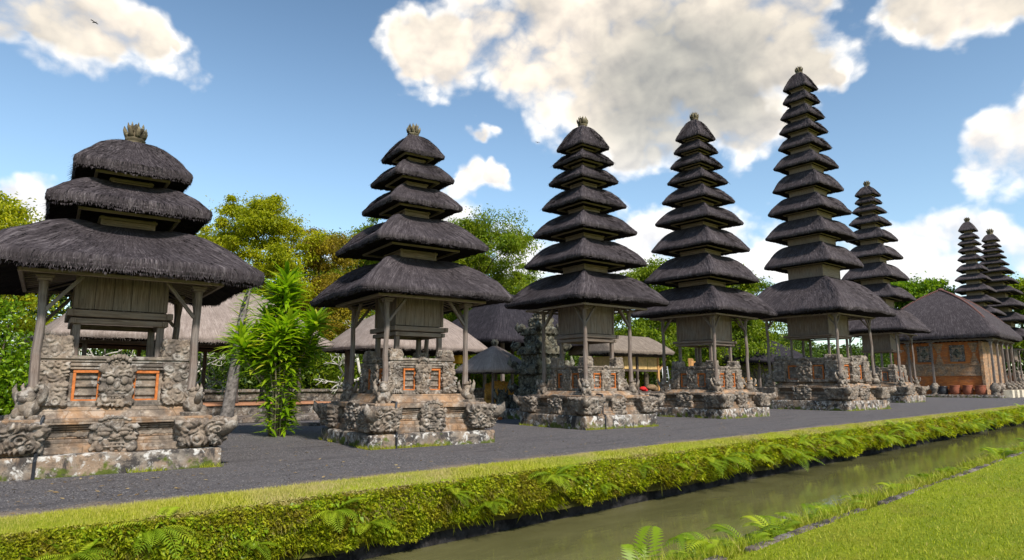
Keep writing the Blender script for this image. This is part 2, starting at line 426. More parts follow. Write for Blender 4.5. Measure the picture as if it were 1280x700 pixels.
def plain(name, col, var=.35, sc=9, rough=.8, spec=.25, bumpv=.3):
    m, nt, b = newmat(name); P = pos(nt); c = np.array(col)
    cc = ramp(nt, noise(nt, P, sc, 6, .62), [(.3, tuple(c * (1 - var))), (.7, tuple(np.minimum(1, c * (1 + var))))])
    setbump(nt, b, noise(nt, P, sc * 6, 4, .6), bumpv, .01); finish(nt, b, cc, rough, spec); return m
M['orange'] = plain('orange_painted_brick', (.43, .13, .032), .35, 14)
M['pipe'] = plain('black_plastic_pipe', (.015, .016, .02), .2, 9, .45, .5, .1)
M['gold'] = plain('gilded_wood', (.55, .27, .04), .4, 12, .55, .4)
M['yellowcloth'] = plain('yellow_cloth', (.75, .42, .03), .15, 6)
M['redcloth'] = plain('red_cloth', (.55, .02, .02), .2, 8)
M['sack'] = plain('brown_sack', (.20, .13, .07), .3, 9)
M['white'] = plain('white_paint', (.72, .72, .70), .1, 8, .5)
M['pale'] = plain('pale_lime_stone', (.58, .50, .38), .25, 11)
M['plaster'] = plain('yellowish_board', (.50, .33, .13), .3, 4)
M['claypot'] = plain('red_clay', (.24, .075, .04), .4, 7, .7)
M['blackpot'] = plain('black_glazed_clay', (.025, .025, .03), .3, 7, .35, .5)
M['tile'] = plain('terracotta_floor', (.36, .17, .09), .3, 5)
M['ridgetile'] = plain('dark_red_ridge_tile', (.13, .06, .05), .5, 9)
M['bark'] = plain('grey_bark', (.15, .13, .115), .7, 7, .9, .1, .9)
M['palebark'] = plain('white_bark', (.46, .43, .37), .35, 9, .85, .15, .5)
M['canebark'] = plain('tan_cane', (.27, .22, .15), .4, 9, .85, .15, .5)
M['darkbark'] = plain('brown_bark', (.11, .085, .06), .5, 8, .9, .1, .8)
M['bird'] = plain('dark_feather', (.02, .02, .022), .2, 9)

def brick_wall_mat():
    m, nt, b = newmat('orange_red_brick'); uv = node(nt, 'ShaderNodeUVMap').outputs[0]; P = pos(nt)
    br = node(nt, 'ShaderNodeTexBrick', offset=.5); L_(nt, uv, br.inputs['Vector']); br.inputs['Scale'].default_value = 1
    br.inputs['Brick Width'].default_value = .34; br.inputs['Row Height'].default_value = .11; br.inputs['Mortar Size'].default_value = .008
    br.inputs['Color1'].default_value = (.42, .115, .035, 1); br.inputs['Color2'].default_value = (.60, .20, .05, 1); br.inputs['Mortar'].default_value = (.22, .12, .07, 1)
    c = mix(nt, ramp(nt, noise(nt, P, 1.1, 6, .6), [(.5, 0.), (.66, .8)]), br.outputs['Color'], (.25, .12, .07))
    setbump(nt, b, math_(nt, 'SUBTRACT', noise(nt, P, 30, 4), br.outputs['Fac']), .6, .015); finish(nt, b, c, .9, .1); return m
M['brick'] = brick_wall_mat()

def gravel_mat():
    m, nt, b = newmat('dark_gravel'); P = pos(nt)
    s = node(nt, 'ShaderNodeTexVoronoi', feature='F1'); L_(nt, P, s.inputs['Vector']); s.inputs['Scale'].default_value = 52
    hue = node(nt, 'ShaderNodeSeparateColor', i_0=s.outputs['Color']).outputs[0]
    c = ramp(nt, hue, [(.0, (.052, .047, .048)), (.55, (.112, .100, .101)), (.9, (.175, .158, .155)), (.98, (.40, .37, .34))])
    c = mix(nt, ramp(nt, noise(nt, P, .55, 6, .6), [(.4, 0.), (.62, .5)]), c, (.140, .122, .118))
    c = mix(nt, ramp(nt, noise(nt, vscale(nt, P, (.35, 2.2, 1)), .9, 7, .65), [(.52, 0.), (.66, .6)]), c, (.068, .060, .062))
    y = node(nt, 'ShaderNodeSeparateXYZ', i_0=P).outputs[1]
    e = math_(nt, 'MULTIPLY_ADD', y, -.9, 10.0)
    e = math_(nt, 'ADD', e, math_(nt, 'MULTIPLY_ADD', noise(nt, P, 1.1, 7, .65), 2.2, -1.25))
    c = mix(nt, ramp(nt, e, [(.2, 0.), (.75, .85)]), c, mix(nt, hue, (.20, .14, .09), (.36, .28, .19)))
    setbump(nt, b, math_(nt, 'ADD', math_(nt, 'MULTIPLY', s.outputs['Distance'], -1.), math_(nt, 'MULTIPLY', noise(nt, P, 3, 4), .8)), .8, .03)
    finish(nt, b, c, .9, .2); return m
M['gravel'] = gravel_mat()

def grass_ground_mat():
    m, nt, b = newmat('lawn_soil_grass'); P = pos(nt)
    c = ramp(nt, noise(nt, P, 16, 8, .7), [(.3, (.13, .16, .006)), (.5, (.24, .28, .010)), (.72, (.36, .38, .03))])
    c = mix(nt, ramp(nt, noise(nt, P, .9, 5, .6), [(.50, 0.), (.68, .55)]), c, (.20, .17, .025))
    c = mix(nt, ramp(nt, noise(nt, vscale(nt, P, (.3, 1.6, 1)), 1.1, 4, .6), [(.45, 0.), (.6, .35)]), c, (.10, .165, .008))
    setbump(nt, b, noise(nt, P, 60, 5, .7), .9, .03); finish(nt, b, c, .9, .15); return m
M['lawn'] = grass_ground_mat()

def leaf_mat(name, stops, trans=.35, rough=.45, patch=None, psc=.8):
    """leaf colours by a per-leaf random number; patch = a second colour family in world-sized drifts"""
    m, nt, b = newmat(name); P = pos(nt)
    r = node(nt, 'ShaderNodeAttribute', attribute_name='rnd').outputs['Fac']
    c = ramp(nt, r, stops)
    if patch:
        c = mix(nt, ramp(nt, noise(nt, P, psc, 5, .6), [(.45, 0.), (.63, .85)]), c, ramp(nt, r, patch))
    finish(nt, b, c, rough, .3)
    tr = node(nt, 'ShaderNodeBsdfTranslucent'); L_(nt, mix(nt, 1., c, (1.15, 1.2, .6), 'MULTIPLY'), tr.inputs[0])
    mx = node(nt, 'ShaderNodeMixShader', i_0=trans); L_(nt, b.outputs[0], mx.inputs[1]); L_(nt, tr.outputs[0], mx.inputs[2])
    L_(nt, mx.outputs[0], nt.nodes['Material Output'].inputs[0]); return m
M['grass'] = leaf_mat('lawn_blades', [(0, (.19, .235, .008)), (.5, (.31, .355, .010)), (.85, (.42, .43, .03)), (1, (.48, .40, .11))], .35, .6, [(0, (.25, .26, .015)), (1, (.46, .42, .06))], .7)
M['bankgrass'] = leaf_mat('bank_top_blades', [(0, (.26, .28, .012)), (.5, (.42, .42, .03)), (1, (.56, .48, .13))], .3, .55, [(0, (.42, .33, .15)), (1, (.55, .44, .22))], .5)
M['bankleaf'] = leaf_mat('bank_moss_leaves', [(0, (.13, .175, .006)), (.4, (.30, .36, .009)), (.8, (.46, .50, .012)), (1, (.55, .54, .03))], .5, .6,
                         [(0, (.09, .06, .010)), (.5, (.24, .18, .014)), (1, (.40, .36, .02))], 2.6)
M['fern'] = leaf_mat('fern_fronds', [(0, (.15, .24, .010)), (.6, (.29, .40, .018)), (1, (.44, .50, .03))], .4, .4)
M['dracaena'] = leaf_mat('strap_leaves', [(0, (.13, .25, .008)), (.5, (.27, .43, .012)), (.85, (.42, .54, .025)), (1, (.55, .52, .06))], .55, .4)
M['leafyellow'] = leaf_mat('yellow_green_leaves', [(0, (.22, .25, .006)), (.5, (.42, .43, .010)), (1, (.60, .54, .02))], .55, .5, [(0, (.16, .21, .008)), (1, (.38, .40, .012))], .35)
M['leafbrown'] = leaf_mat('yellow_brown_leaves', [(0, (.17, .13, .01)), (.5, (.32, .25, .012)), (1, (.46, .35, .02))], .45, .5, [(0, (.20, .13, .02)), (1, (.32, .22, .03))], .4)
M['leafgreen'] = leaf_mat('green_leaves', [(0, (.07, .125, .008)), (.5, (.16, .245, .012)), (1, (.30, .37, .018))], .5, .45, [(0, (.12, .16, .008)), (1, (.30, .32, .016))], .3)
M['leafdark'] = leaf_mat('dark_green_leaves', [(0, (.022, .05, .008)), (.5, (.06, .11, .012)), (1, (.14, .20, .015))], .35, .45)
M['leafbright'] = leaf_mat('bright_green_leaves', [(0, (.07, .15, .006)), (.5, (.17, .29, .010)), (1, (.31, .42, .018))], .42, .35)
M['dryleaf'] = leaf_mat('dry_leaves', [(0, (.10, .06, .025)), (.6, (.26, .17, .07)), (1, (.40, .30, .13))], .1, .7)
M['flower'] = plain('red_flower', (.50, .02, .05), .3, 8)
def water_mat():
    m, nt, b = newmat('muddy_water'); P = pos(nt)
    c = ramp(nt, noise(nt, vscale(nt, P, (.5, 1.4, 1)), .8, 5, .6), [(.35, (.105, .098, .038)), (.65, (.145, .134, .055))])
    h = math_(nt, 'ADD', noise(nt, vscale(nt, P, (1.6, 4.2, 1)), 1.5, 4, .55), math_(nt, 'MULTIPLY', noise(nt, P, 16, 3, .5), .12))
    setbump(nt, b, h, .11, .05); finish(nt, b, c, .03, .5); b.inputs['IOR'].default_value = 1.38; return m
M['water'] = water_mat()
M['blackwall'] = stone_mat('black_wet_stone', 0, .9, .12, 0, (.16, .17, .2), False)
M['kerb'] = stone_mat('grey_kerb_stone', .2, .9, .4, 0, (.75, .72, .72))
M['soil'] = plain('mossy_bank_soil', (.060, .056, .014), .5, 5, .95, .1, .8)

# ------------------------------------------------------------------ setting
def grid(name, x0, x1, y0, y1, z, mat, xs=None, ys=None, hf=None):
    xs = np.array([x0, x1]) if xs is None else xs; ys = np.array([y0, y1]) if ys is None else ys
    X, Y = np.meshgrid(xs, ys, indexing='ij'); Z = np.full_like(X, z, float)
    if hf is not None: Z = Z + hf(X, Y)
    V = np.stack([X, Y, Z], 2).reshape(-1, 3); ny = len(ys)
    i, j = np.meshgrid(np.arange(len(xs) - 1), np.arange(ny - 1), indexing='ij'); a = (i * ny + j).ravel()
    return tag(tri_mesh(name, V, np.stack([a, a + ny, a + ny + 1, a + 1], 1), mat, smooth=True), kind='structure')
def undul(A, f, s): return lambda X, Y: A * (fbm(np.stack([X.ravel() * f, Y.ravel() * f, X.ravel() * 0 + 3], 1), s, 3).reshape(X.shape) - .5)
GX = np.concatenate([[-900, -200, -60], np.linspace(-20, 60, 161), np.linspace(62, 160, 60), [250, 500, 2500]])
grid('gravel_path', 0, 0, 0, 0, 0, M['gravel'], GX, np.concatenate([np.linspace(10, 30, 50), [40, 60, 120, 600, 2500]]), undul(.03, .7, 3))
grid('bank_top', 0, 0, 0, 0, .005, M['lawn'], GX, np.linspace(9.36, 10.12, 12), lambda X, Y: -.12 * np.clip((9.80 - Y) / .44, 0, 1) ** 2 + .02 * np.sin(X * 1.3) * (Y < 9.99))
grid('moat_water', -900, 2500, 4.0, 9.9, -1.17, M['water'])
LZ = -.40
grid('lawn', 0, 0, 0, 0, LZ, M['lawn'], GX, np.concatenate([[-2500, -400, -100], np.linspace(-40, 4.06, 80)]), undul(.05, .5, 8))
rg = np.random.default_rng(5)
# moat's far side: soil face with a wet black footing
xs = np.concatenate([[-60.], np.linspace(-5, 40, 320), np.linspace(40.5, 140, 160), [300.]])
zs = np.linspace(-.92, -.13, 12)
def bulge(X, Z):
    p = np.stack([X.ravel() * 1.3, Z.ravel() * 1.9, X.ravel() * 0], 1); t = np.clip((Z + .9) / .9, 0, 1)
    return 9.46 - .17 * np.sin(np.clip(t * .85, 0, 1) * math.pi) - .02 * (1 - t) - .30 * (fbm(np.stack([X.ravel() * .75, Z.ravel() * .5, X.ravel() * 0], 1), 15, 2).reshape(X.shape) - .5) + .44 * (fbm(p, 11, 4).reshape(X.shape) - .5)
X, Z = np.meshgrid(xs, zs, indexing='ij'); V = np.stack([X, bulge(X, Z), Z], 2).reshape(-1, 3)
i, j = np.meshgrid(np.arange(len(xs) - 1), np.arange(len(zs) - 1), indexing='ij'); a = (i * len(zs) + j).ravel()
tag(tri_mesh('moat_bank', V, np.stack([a, a + len(zs), a + len(zs) + 1, a + 1], 1), M['soil'], smooth=True), kind='structure')
zs2 = np.linspace(-1.3, -.8, 9); X, Z = np.meshgrid(xs, zs2, indexing='ij')
V = np.stack([X, 9.62 + .10 * (fbm(np.stack([X.ravel() * 1.7, Z.ravel() * 9, X.ravel() * 0], 1), 4, 3).reshape(X.shape) - .5), Z], 2).reshape(-1, 3)
i, j = np.meshgrid(np.arange(len(xs) - 1), np.arange(len(zs2) - 1), indexing='ij'); a = (i * len(zs2) + j).ravel()
tag(tri_mesh('bank_footing', V, np.stack([a, a + len(zs2), a + len(zs2) + 1, a + 1], 1), M['blackwall'], smooth=True), kind='structure')
# near side: kerb stones and a weedy ledge down to the water
kb = MB(); x = 3.
while x < 90:
    ln = .7 + rg.random() * 1.1
    kb.stone((x + ln / 2, 4.12 + .05 * (rg.random() - .5), LZ - .125 + .035 * rg.random()), (ln - .03, .16, .24), 9, .03, .02, 6, int(x * 9)); x += ln * (1 if rg.random() < .7 else 1.5)
tag(kb.build('kerb', M['kerb'], smooth=True), kind='structure')
grid('near_bank', 0, 0, 0, 0, 0, M['soil'], GX, np.array([4.2, 4.4, 4.6, 4.8, 4.9, 5.05, 5.2]), lambda X, Y: np.interp(Y, [4.2, 4.8, 5.2], [LZ - .10, LZ - .22, -1.35]) + .10 * (fbm(np.stack([X.ravel() * 1.1, Y.ravel() * 2, X.ravel() * 0], 1), 6, 3).reshape(X.shape) - .5))

def blades(n, px, py, pz, h0, h1, w, seed, lean=.45):
    r = np.random.default_rng(seed); a = r.random(n) * 6.283; h = h0 + (h1 - h0) * r.random(n); le = lean * h * r.random(n) ** .5; b = r.random(n) * 6.283
    w = np.broadcast_to(w, (n,)); pz = np.broadcast_to(pz, (n,))
    dx, dy = np.cos(a) * w / 2, np.sin(a) * w / 2
    V = np.empty((n, 3, 3)); V[:, 0] = np.stack([px - dx, py - dy, pz], 1); V[:, 1] = np.stack([px + dx, py + dy, pz], 1)
    V[:, 2] = np.stack([px + le * np.cos(b), py + le * np.sin(b), pz + h], 1)
    return V.reshape(-1, 3), np.arange(3 * n).reshape(-1, 3), np.repeat(r.random(n), 3)
# lawn blades, thinning with distance
n = 330000; d = 5.5 * np.exp(rg.random(n) * math.log(60 / 5.5)); th = HEAD + (rg.random(n) - .62) * R_(100)
px, py = d * np.cos(th), d * np.sin(th); k = (py < 4.1) & (py > -25); px, py, d = px[k], py[k], d[k]
hz = undul(.05, .5, 8)(px[:, None], py[:, None])[:, 0]
V, F, r = blades(len(px), px, py, LZ + hz - .004, .018, .045, .006 + .0009 * d, 1)
m5 = rg.random(len(px)) < .05; V2, F2, r2 = blades(int(m5.sum()), px[m5], py[m5], LZ + hz[m5] - .004, .05, .10, .006 + .0008 * d[m5], 77, .8); V, F, r = join_arr([(V, F, r), (V2, F2, r2)])
tag(tri_mesh('lawn_grass', V, F, M['grass'], rnd=r), 'short mown yellow green grass covering the lawn by the moat', 'grass', kind='stuff')
n = 110000; px = -1 + 1.6 * (np.exp(rg.random(n) * math.log(46)) - 1) * 1.2; py = 9.30 + rg.random(n) * .82 + .16 * (fbm(np.stack([px * .9, px * 0, px * 0], 1), 2, 3) - .5)
V, F, r = blades(n, px, py, -.12 * np.clip((9.80 - py) / .44, 0, 1.2) ** 2 + .0, .025, .065, .007 + .0007 * px.clip(0), 2)
tag(tri_mesh('bank_grass', V, F, M['bankgrass'], rnd=r), 'pale dry grass strip along the gravel edge above the moat', 'grass', kind='stuff')

def leaves(C, ln, wd, seed, up=0.0, out=None, fold=.25, droop=0.):
    """diamond leaves, four vertices and two folded halves each"""
    r = np.random.default_rng(seed); n = len(C); d = r.normal(size=(n, 3)); d[:, 2] = d[:, 2] * .7 + up
    if out is not None: d += out
    d /= np.linalg.norm(d, axis=1)[:, None]; q = r.normal(size=(n, 3)) * .6; q[:, 2] += .6
    s = np.cross(d, q); s /= np.linalg.norm(s, axis=1)[:, None] + 1e-9; nn = np.cross(s, d)
    L = (ln * (.6 + .8 * r.random(n)))[:, None]; Wd = (wd * (.7 + .6 * r.random(n)))[:, None]
    tip = C + d * L; tip[:, 2] -= droop * L[:, 0]; mid = C + d * L * .45
    V = np.stack([C, mid + s * Wd / 2 + nn * Wd * fold, tip, mid - s * Wd / 2 + nn * Wd * fold], 1).reshape(-1, 3)
    b = np.arange(n)[:, None] * 4
    F = np.concatenate([b + [0, 1, 2], b + [0, 2, 3]], 0)
    return V, F, np.repeat(r.random(n), 4)
# bank vegetation
n = 260000; px = -1 + 1.9 * (np.exp(rg.random(n) * math.log(42)) - 1); t = rg.random(n); pz = -.95 + (.82 + .20 * fbm(np.stack([px * 1.6, px * 0, px * 0], 1), 41, 3)) * t - .04 * rg.random(n); pz = np.minimum(pz, -.05 - .07 * rg.random(n))
low = -.78 + .44 * (fbm(np.stack([px * .8, px * 0, px * 0], 1), 21, 3) - .5) * 2; k = pz > low; px, pz = px[k], pz[k]
py = bulge(px[:, None], np.minimum(pz, -.02)[:, None])[:, 0] - .12 * rg.random(len(px)) ** 1.5 - .05; far = 1 + px.clip(0) * .035
V, F, r = leaves(np.stack([px, py, pz], 1), .048 * far, .024 * far, 3, .45, np.array([0, -.45, .1]), .2, .25)
tag(tri_mesh('bank_moss', V, F, M['bankleaf'], rnd=r), 'thick moss and small leaved creepers covering the far moat bank', 'ground cover', kind='stuff')
n = 70000; px = -1 + 1.7 * (np.exp(rg.random(n) * math.log(44)) - 1); q = rg.random(n) ** 1.6; lim = .16 + .34 * fbm(np.stack([px * 1.1, px * 0, px * 0], 1), 23, 3)
pz = -.06 - q * lim; py = bulge(px[:, None], np.minimum(pz, -.02)[:, None])[:, 0] - .04 - .03 * rg.random(n)
V, F, r = leaves(np.stack([px, py, pz], 1), (.07 + .05 * q) * (1 + px.clip(0) * .02), .008 * (1 + px.clip(0) * .07), 14, .25, np.array([0, -.5, 0]), .1, .55)
tag(tri_mesh('bank_edge_grass', V, F, M['bankgrass'], rnd=r), 'pale grass hanging over the lip of the far moat bank', 'grass', kind='stuff')
n = 34000; px = -1 + 1.9 * (np.exp(rg.random(n) * math.log(42)) - 1); pz = -.80 + .62 * rg.random(n); py = bulge(px[:, None], pz[:, None])[:, 0] - .05
m_ = vnoise(np.stack([px * 2.1, pz * 3, px * 0], 1), 9) > .40; px, py, pz = px[m_], py[m_], pz[m_]
V, F, r = leaves(np.stack([px, py, pz], 1), .12 * (1 + px.clip(0) * .02), .010 * (1 + px.clip(0) * .05), 4, .7, np.array([0, -.7, 0]), .1, .6)
tag(tri_mesh('bank_weeds', V, F, M['bankleaf'], rnd=r), 'thin grassy weeds hanging over the far moat bank', 'weeds', kind='stuff')
n = 16000; px = -1 + 1.9 * (np.exp(rg.random(n) * math.log(42)) - 1); pz = -.74 + .64 * rg.random(n); m_ = vnoise(np.stack([px * 1.5, pz * 2.2, px * 0], 1), 57) > .62; px, pz = px[m_], pz[m_]
py = bulge(px[:, None], pz[:, None])[:, 0] - .10 - .06 * rg.random(len(px)); V, F, r = leaves(np.stack([px, py, pz], 1), .075 * (1 + px.clip(0) * .02), .05 * (1 + px.clip(0) * .02), 58, .3, np.array([0, -.6, .1]), .15, .3)
tag(tri_mesh('bank_creeper', V, F, M['fern'], rnd=r), 'patches of broader green creeper leaves on the far moat bank', 'creeper', kind='stuff')
n = 22000; px = 4 + 3 * (np.exp(rg.random(n) * math.log(22)) - 1); py = 4.14 + .70 * rg.random(n) ** 1.3; m_ = vnoise(np.stack([px * .9, py * 0, px * 0], 1), 14) > .36; px, py = px[m_], py[m_]
V, F, r = blades(len(px), px, py, LZ - .12 - (py - 4.2) * .2, .05, .30, .009 + .0009 * px, 6, .9)
tag(tri_mesh('kerb_weeds', V, F, M['grass'], rnd=r), 'tufts of long grass between the kerb stones and the water', 'weeds', kind='stuff')
# small weeds at the foot of the plinths
ws = []
for (cx, cy, hb, a) in ((3.31, 15.6, 1.87, -8), (10.82, 15.91, 1.86, -8.9), (19.95, 16.89, 1.9, -6.4), (30.33, 17.73, 2.2, -2.3), (44.91, 17.75, 2.96, -5)):
    n = 1500; u = (rg.random(n) * 2 - 1) * hb; sd_ = rg.random(n) < .6; q = -hb - .03 * rg.random(n); X_ = np.where(sd_, u, q); Y_ = np.where(sd_, q, u)
    k = vnoise(np.stack([u * 2.3 + cx, sd_ * 5., u * 0], 1), 33) > .58; X_, Y_ = X_[k], Y_[k]; c, s_ = math.cos(R_(a)), math.sin(R_(a))
    ws.append(blades(len(X_), cx + X_ * c - Y_ * s_, cy + X_ * s_ + Y_ * c, 0., .03, .12, .012, int(cx * 10), .9))
V, F, r = join_arr(ws); tag(tri_mesh('plinth_weeds', V, F, M['grass'], rnd=r), 'small tufts of weeds along the foot of the shrine plinths', 'weeds', kind='stuff')
# loose stones on the gravel
n = 9000; px = -1 + 2.2 * (np.exp(rg.random(n) * math.log(28)) - 1); py = 10.1 + 14 * rg.random(n) ** 1.5; s_ = .008 + .016 * rg.random(n) ** 3
T4 = np.array([[0, 0, 1.], [.9, 0, -.2], [-.5, .8, -.2], [-.5, -.8, -.2]])
V = np.stack([px, py, np.full(n, .004)], 1)[:, None, :] + (T4[None] * (1 + .5 * (rg.random((n, 4, 3)) - .5))) * s_[:, None, None] * np.array([1, 1, .7])
b4 = np.arange(n)[:, None] * 4; F = np.concatenate([b4 + q for q in ([0, 1, 2], [0, 2, 3], [0, 3, 1])], 0)
tag(tri_mesh('gravel_stones', V.reshape(-1, 3), F, M['kerb']), 'loose pebbles scattered over the dark gravel path', 'gravel', kind='stuff')

n = 900; px = -1 + 2.2 * (np.exp(rg.random(n) * math.log(24)) - 1); py = 10.1 + 18 * rg.random(n) ** 1.3
V, F, r = leaves(np.stack([px, py, np.full(n, .016)], 1), .09, .05, 31, 0); V[:, 2] = .008 + (V[:, 2] - .016) * .25 + .012
tag(tri_mesh('fallen_leaves', V, F, M['dryleaf'], rnd=r), 'dry fallen leaves scattered over the dark gravel', 'leaves', kind='stuff')

# ------------------------------------------------------------------ thatched roofs
def roof_mesh(ax, ay, nx, ny, zt, zE, th, seed, hair=0, p=26., lift=.015, seg=128, belly=.6, pw=2.1, und=.66, rough=1., hw=1., hip=1.):
    """hip of thatch: hollow of the neck at the top, rolled thick eave, ragged edge, soffit. Returns MB"""
    r = np.random.default_rng(seed); kf = 2 ** (1. / p)
    ph = (np.arange(seg) + .5) / seg * 2 * math.pi
    c, s = np.cos(ph), np.sin(ph)
    # spread the angles so each side of a square gets even spacing
    rr = (np.abs(c) ** p + np.abs(s) ** p) ** (-1. / p); ux, uy = rr * c * kf, rr * s * kf
    corner = np.clip(1 - np.abs(np.abs(ux) - np.abs(uy)) / .9, 0, 1) ** 2.5
    per = np.cumsum(np.hypot(np.diff(ux * ax, prepend=ux[-1] * ax), np.diff(uy * ay, prepend=uy[-1] * ay)))
    rows, vv = [], []; K = 15; zo = zE + th * .5; ln = math.hypot(max(ax - nx, ay - ny), zt - zE); am = (ax + ay) / 2
    for k in range(K):
        q = k / (K - 1.); g = (1 - belly) * q + belly * q ** pw
        rows.append((nx + (ax - nx) * q, ny + (ay - ny) * q, zt - (zt - zo) * g, q * q)); vv.append(ln * q)
    for (o, dz) in ((1.006, .22), (1.002, -.10), (.990, -.36), (.968, -.50)):
        rows.append((ax * o, ay * o, zE + dz * th, 1.)); vv.append(vv[-1] + th * .3)
    rows.append((ax * (.5 + und / 2), ay * (.5 + und / 2), zE - .18 * th + .02 * am, .9)); vv.append(vv[-1] + am * .2)
    rows.append((ax * und, ay * und, zE + .05 * th + .05 * am, .6)); vv.append(vv[-1] + am * .2)
    rows.append((nx * .8, ny * .8, zE + min(.4 * (zt - zE), .6), .0)); vv.append(vv[-1] + am * .4)
    V, UV = [], []
    for k, (x, y, z, w) in enumerate(rows):
        fl = 1 + .025 * corner ** 2 * w; q = min(1., k / (K - 1.))
        P = np.stack([ux * x * fl, uy * y * fl, np.full(seg, z)], 1)
        P[:, 2] += am * math.sin(math.pi * q) * (k < K) * hip * (.10 * corner ** 2 - .075 * (1 - corner))
        P[:, 2] += lift * am * w * (1 - corner) - lift * .55 * am * w * corner
        nse = fbm(P * (2.2 / max(.6, am)) * 1.7 + seed * 3.1, seed, 3) - .5
        f = 1 + (.05 * nse * rough if k > 1 else 0); P[:, 0] *= f; P[:, 1] *= f; P[:, 2] += .07 * am * nse * rough * min(1., w + .3) * (k > 0) * .6
        if K <= k <= K + 3:
            P[:, 2] += (r.random(seg) - .5) * .10 * th * (k - K + 1) * .6; P[:, :2] *= 1 + ((r.random(seg) - .5) * .012)[:, None]
        V.append(P); UV.append(np.stack([per, np.full(seg, vv[k])], 1))
    n = len(rows); F, F2 = [], []; ks = K + 1
    for k in range(n - 1):
        for i in range(seg): j = (i + 1) % seg; (F if k <= ks else F2).append((k * seg + j, k * seg + i, (k + 1) * seg + i, (k + 1) * seg + j))
    F.append(tuple(range(seg))); VA = np.concatenate(V)
    mb = MB(); UVA = np.concatenate(UV); mb.add(VA[:(ks + 2) * seg], F, UVA[:(ks + 2) * seg])
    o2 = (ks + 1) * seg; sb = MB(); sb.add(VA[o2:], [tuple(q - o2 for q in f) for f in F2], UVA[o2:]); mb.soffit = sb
    if hair:
        G = np.array(V)                                      # rows x seg x 3
        # fringe hanging from the lip, and loose fibres lying on the slope
        m = int(hair * .45); i = r.integers(0, seg, m); t = r.random(m)[:, None]; rowk = K + r.integers(0, 4, m)
        A = G[rowk, i] * (1 - t) + G[rowk, (i + 1) % seg] * t; o = A * [1, 1, 0]; o /= np.linalg.norm(o, axis=1)[:, None]
        sid = np.stack([-o[:, 1], o[:, 0], o[:, 2] * 0], 1); L = (th * (.10 + .22 * r.random(m) ** 2))[:, None]; w = hw * (.004 + .006 * r.random(m)[:, None])
        tip = A + o * L * .22 - np.array([0, 0, 1.]) * L + sid * L * (r.random(m)[:, None] - .5) * .5
        VV = np.stack([A - sid * w, A + sid * w, tip], 1).reshape(-1, 3); U = np.repeat(np.stack([r.random(m) * 20, r.random(m) * 3], 1), 3, 0)
        mb.add(VV, np.arange(3 * m).reshape(-1, 3).tolist(), U)
        m = int(hair * .55); i = r.integers(0, seg, m); k = (r.random(m) ** .8 * (K - 1)).astype(int); t = r.random(m)[:, None]; q = r.random(m)[:, None]
        A = (G[k, i] * (1 - t) + G[k, (i + 1) % seg] * t); Bq = (G[k + 1, i] * (1 - t) + G[k + 1, (i + 1) % seg] * t)
        d = Bq - A; A = A + d * q; d /= np.linalg.norm(d, axis=1)[:, None] + 1e-9; o = A * [1, 1, 0]; o /= np.linalg.norm(o, axis=1)[:, None]
        sid = np.stack([-o[:, 1], o[:, 0], o[:, 2] * 0], 1); nn = np.cross(sid, d); nn *= np.sign(nn[:, 2:3] + 1e-9); L = hw ** .6 * (.07 + .12 * r.random(m))[:, None]; w = hw * (.004 + .006 * r.random(m)[:, None])
        tip = A + d * L + nn * hw * (.006 + .014 * r.random(m)[:, None]) + sid * L * (r.random(m)[:, None] - .5) * .4
        A = A + nn * .004; VV = np.stack([A - sid * w, A + sid * w, tip], 1).reshape(-1, 3)
        U = np.repeat(np.stack([r.random(m) * 20, r.random(m) * 3], 1), 3, 0)
        mb.add(VV, np.arange(3 * m).reshape(-1, 3).tolist(), U)
    return mb

def put_roof(mb, mat, root, name='thatched_roof'):
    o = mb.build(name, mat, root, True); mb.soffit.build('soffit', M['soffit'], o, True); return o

# ------------------------------------------------------------------ meru shrines
def statue_mb(s, seed, n=9):
    """squat winged guardian: pedestal, body, head, snout, ears and curled wings; faces -y; s = height"""
    m = MB(); a = .05 * s
    m.stone((0, 0, .07 * s), (.62 * s, .62 * s, .16 * s), 6, .02, .01, 6, seed)
    m.ball((0, -.02 * s, .38 * s), (.30 * s, .29 * s, .29 * s), n, a, seed, 8 / s * .6)
    m.ball((0, -.10 * s, .66 * s), (.24 * s, .24 * s, .21 * s), n, a, seed + 1, 9 / s * .6)
    m.ball((0, -.31 * s, .60 * s), (.12 * s, .11 * s, .09 * s), 6, a * .4, seed + 2, 12)
    for q in (-1, 1):
        m.ball((q * .09 * s, -.30 * s, .72 * s), .05 * s, 5)
        m.ball((q * .16 * s, -.25 * s, .22 * s), (.10 * s, .16 * s, .16 * s), 6, a * .5, seed + 3, 10)
        m.tube([(q * .22 * s, .02 * s, .45 * s), (q * .36 * s, .05 * s, .68 * s), (q * .42 * s, .04 * s, .9 * s), (q * .36 * s, 0, 1.04 * s)], [.11 * s, .10 * s, .06 * s, .01 * s], 7)
        m.tube([(q * .12 * s, -.02 * s, .8 * s), (q * .2 * s, 0, .96 * s), (q * .17 * s, .0, 1.05 * s)], [.06 * s, .05 * s, .01 * s], 6)
    m.ball((0, .0, .86 * s), (.15 * s, .15 * s, .10 * s), 6, a, seed + 4, 12)
    return m
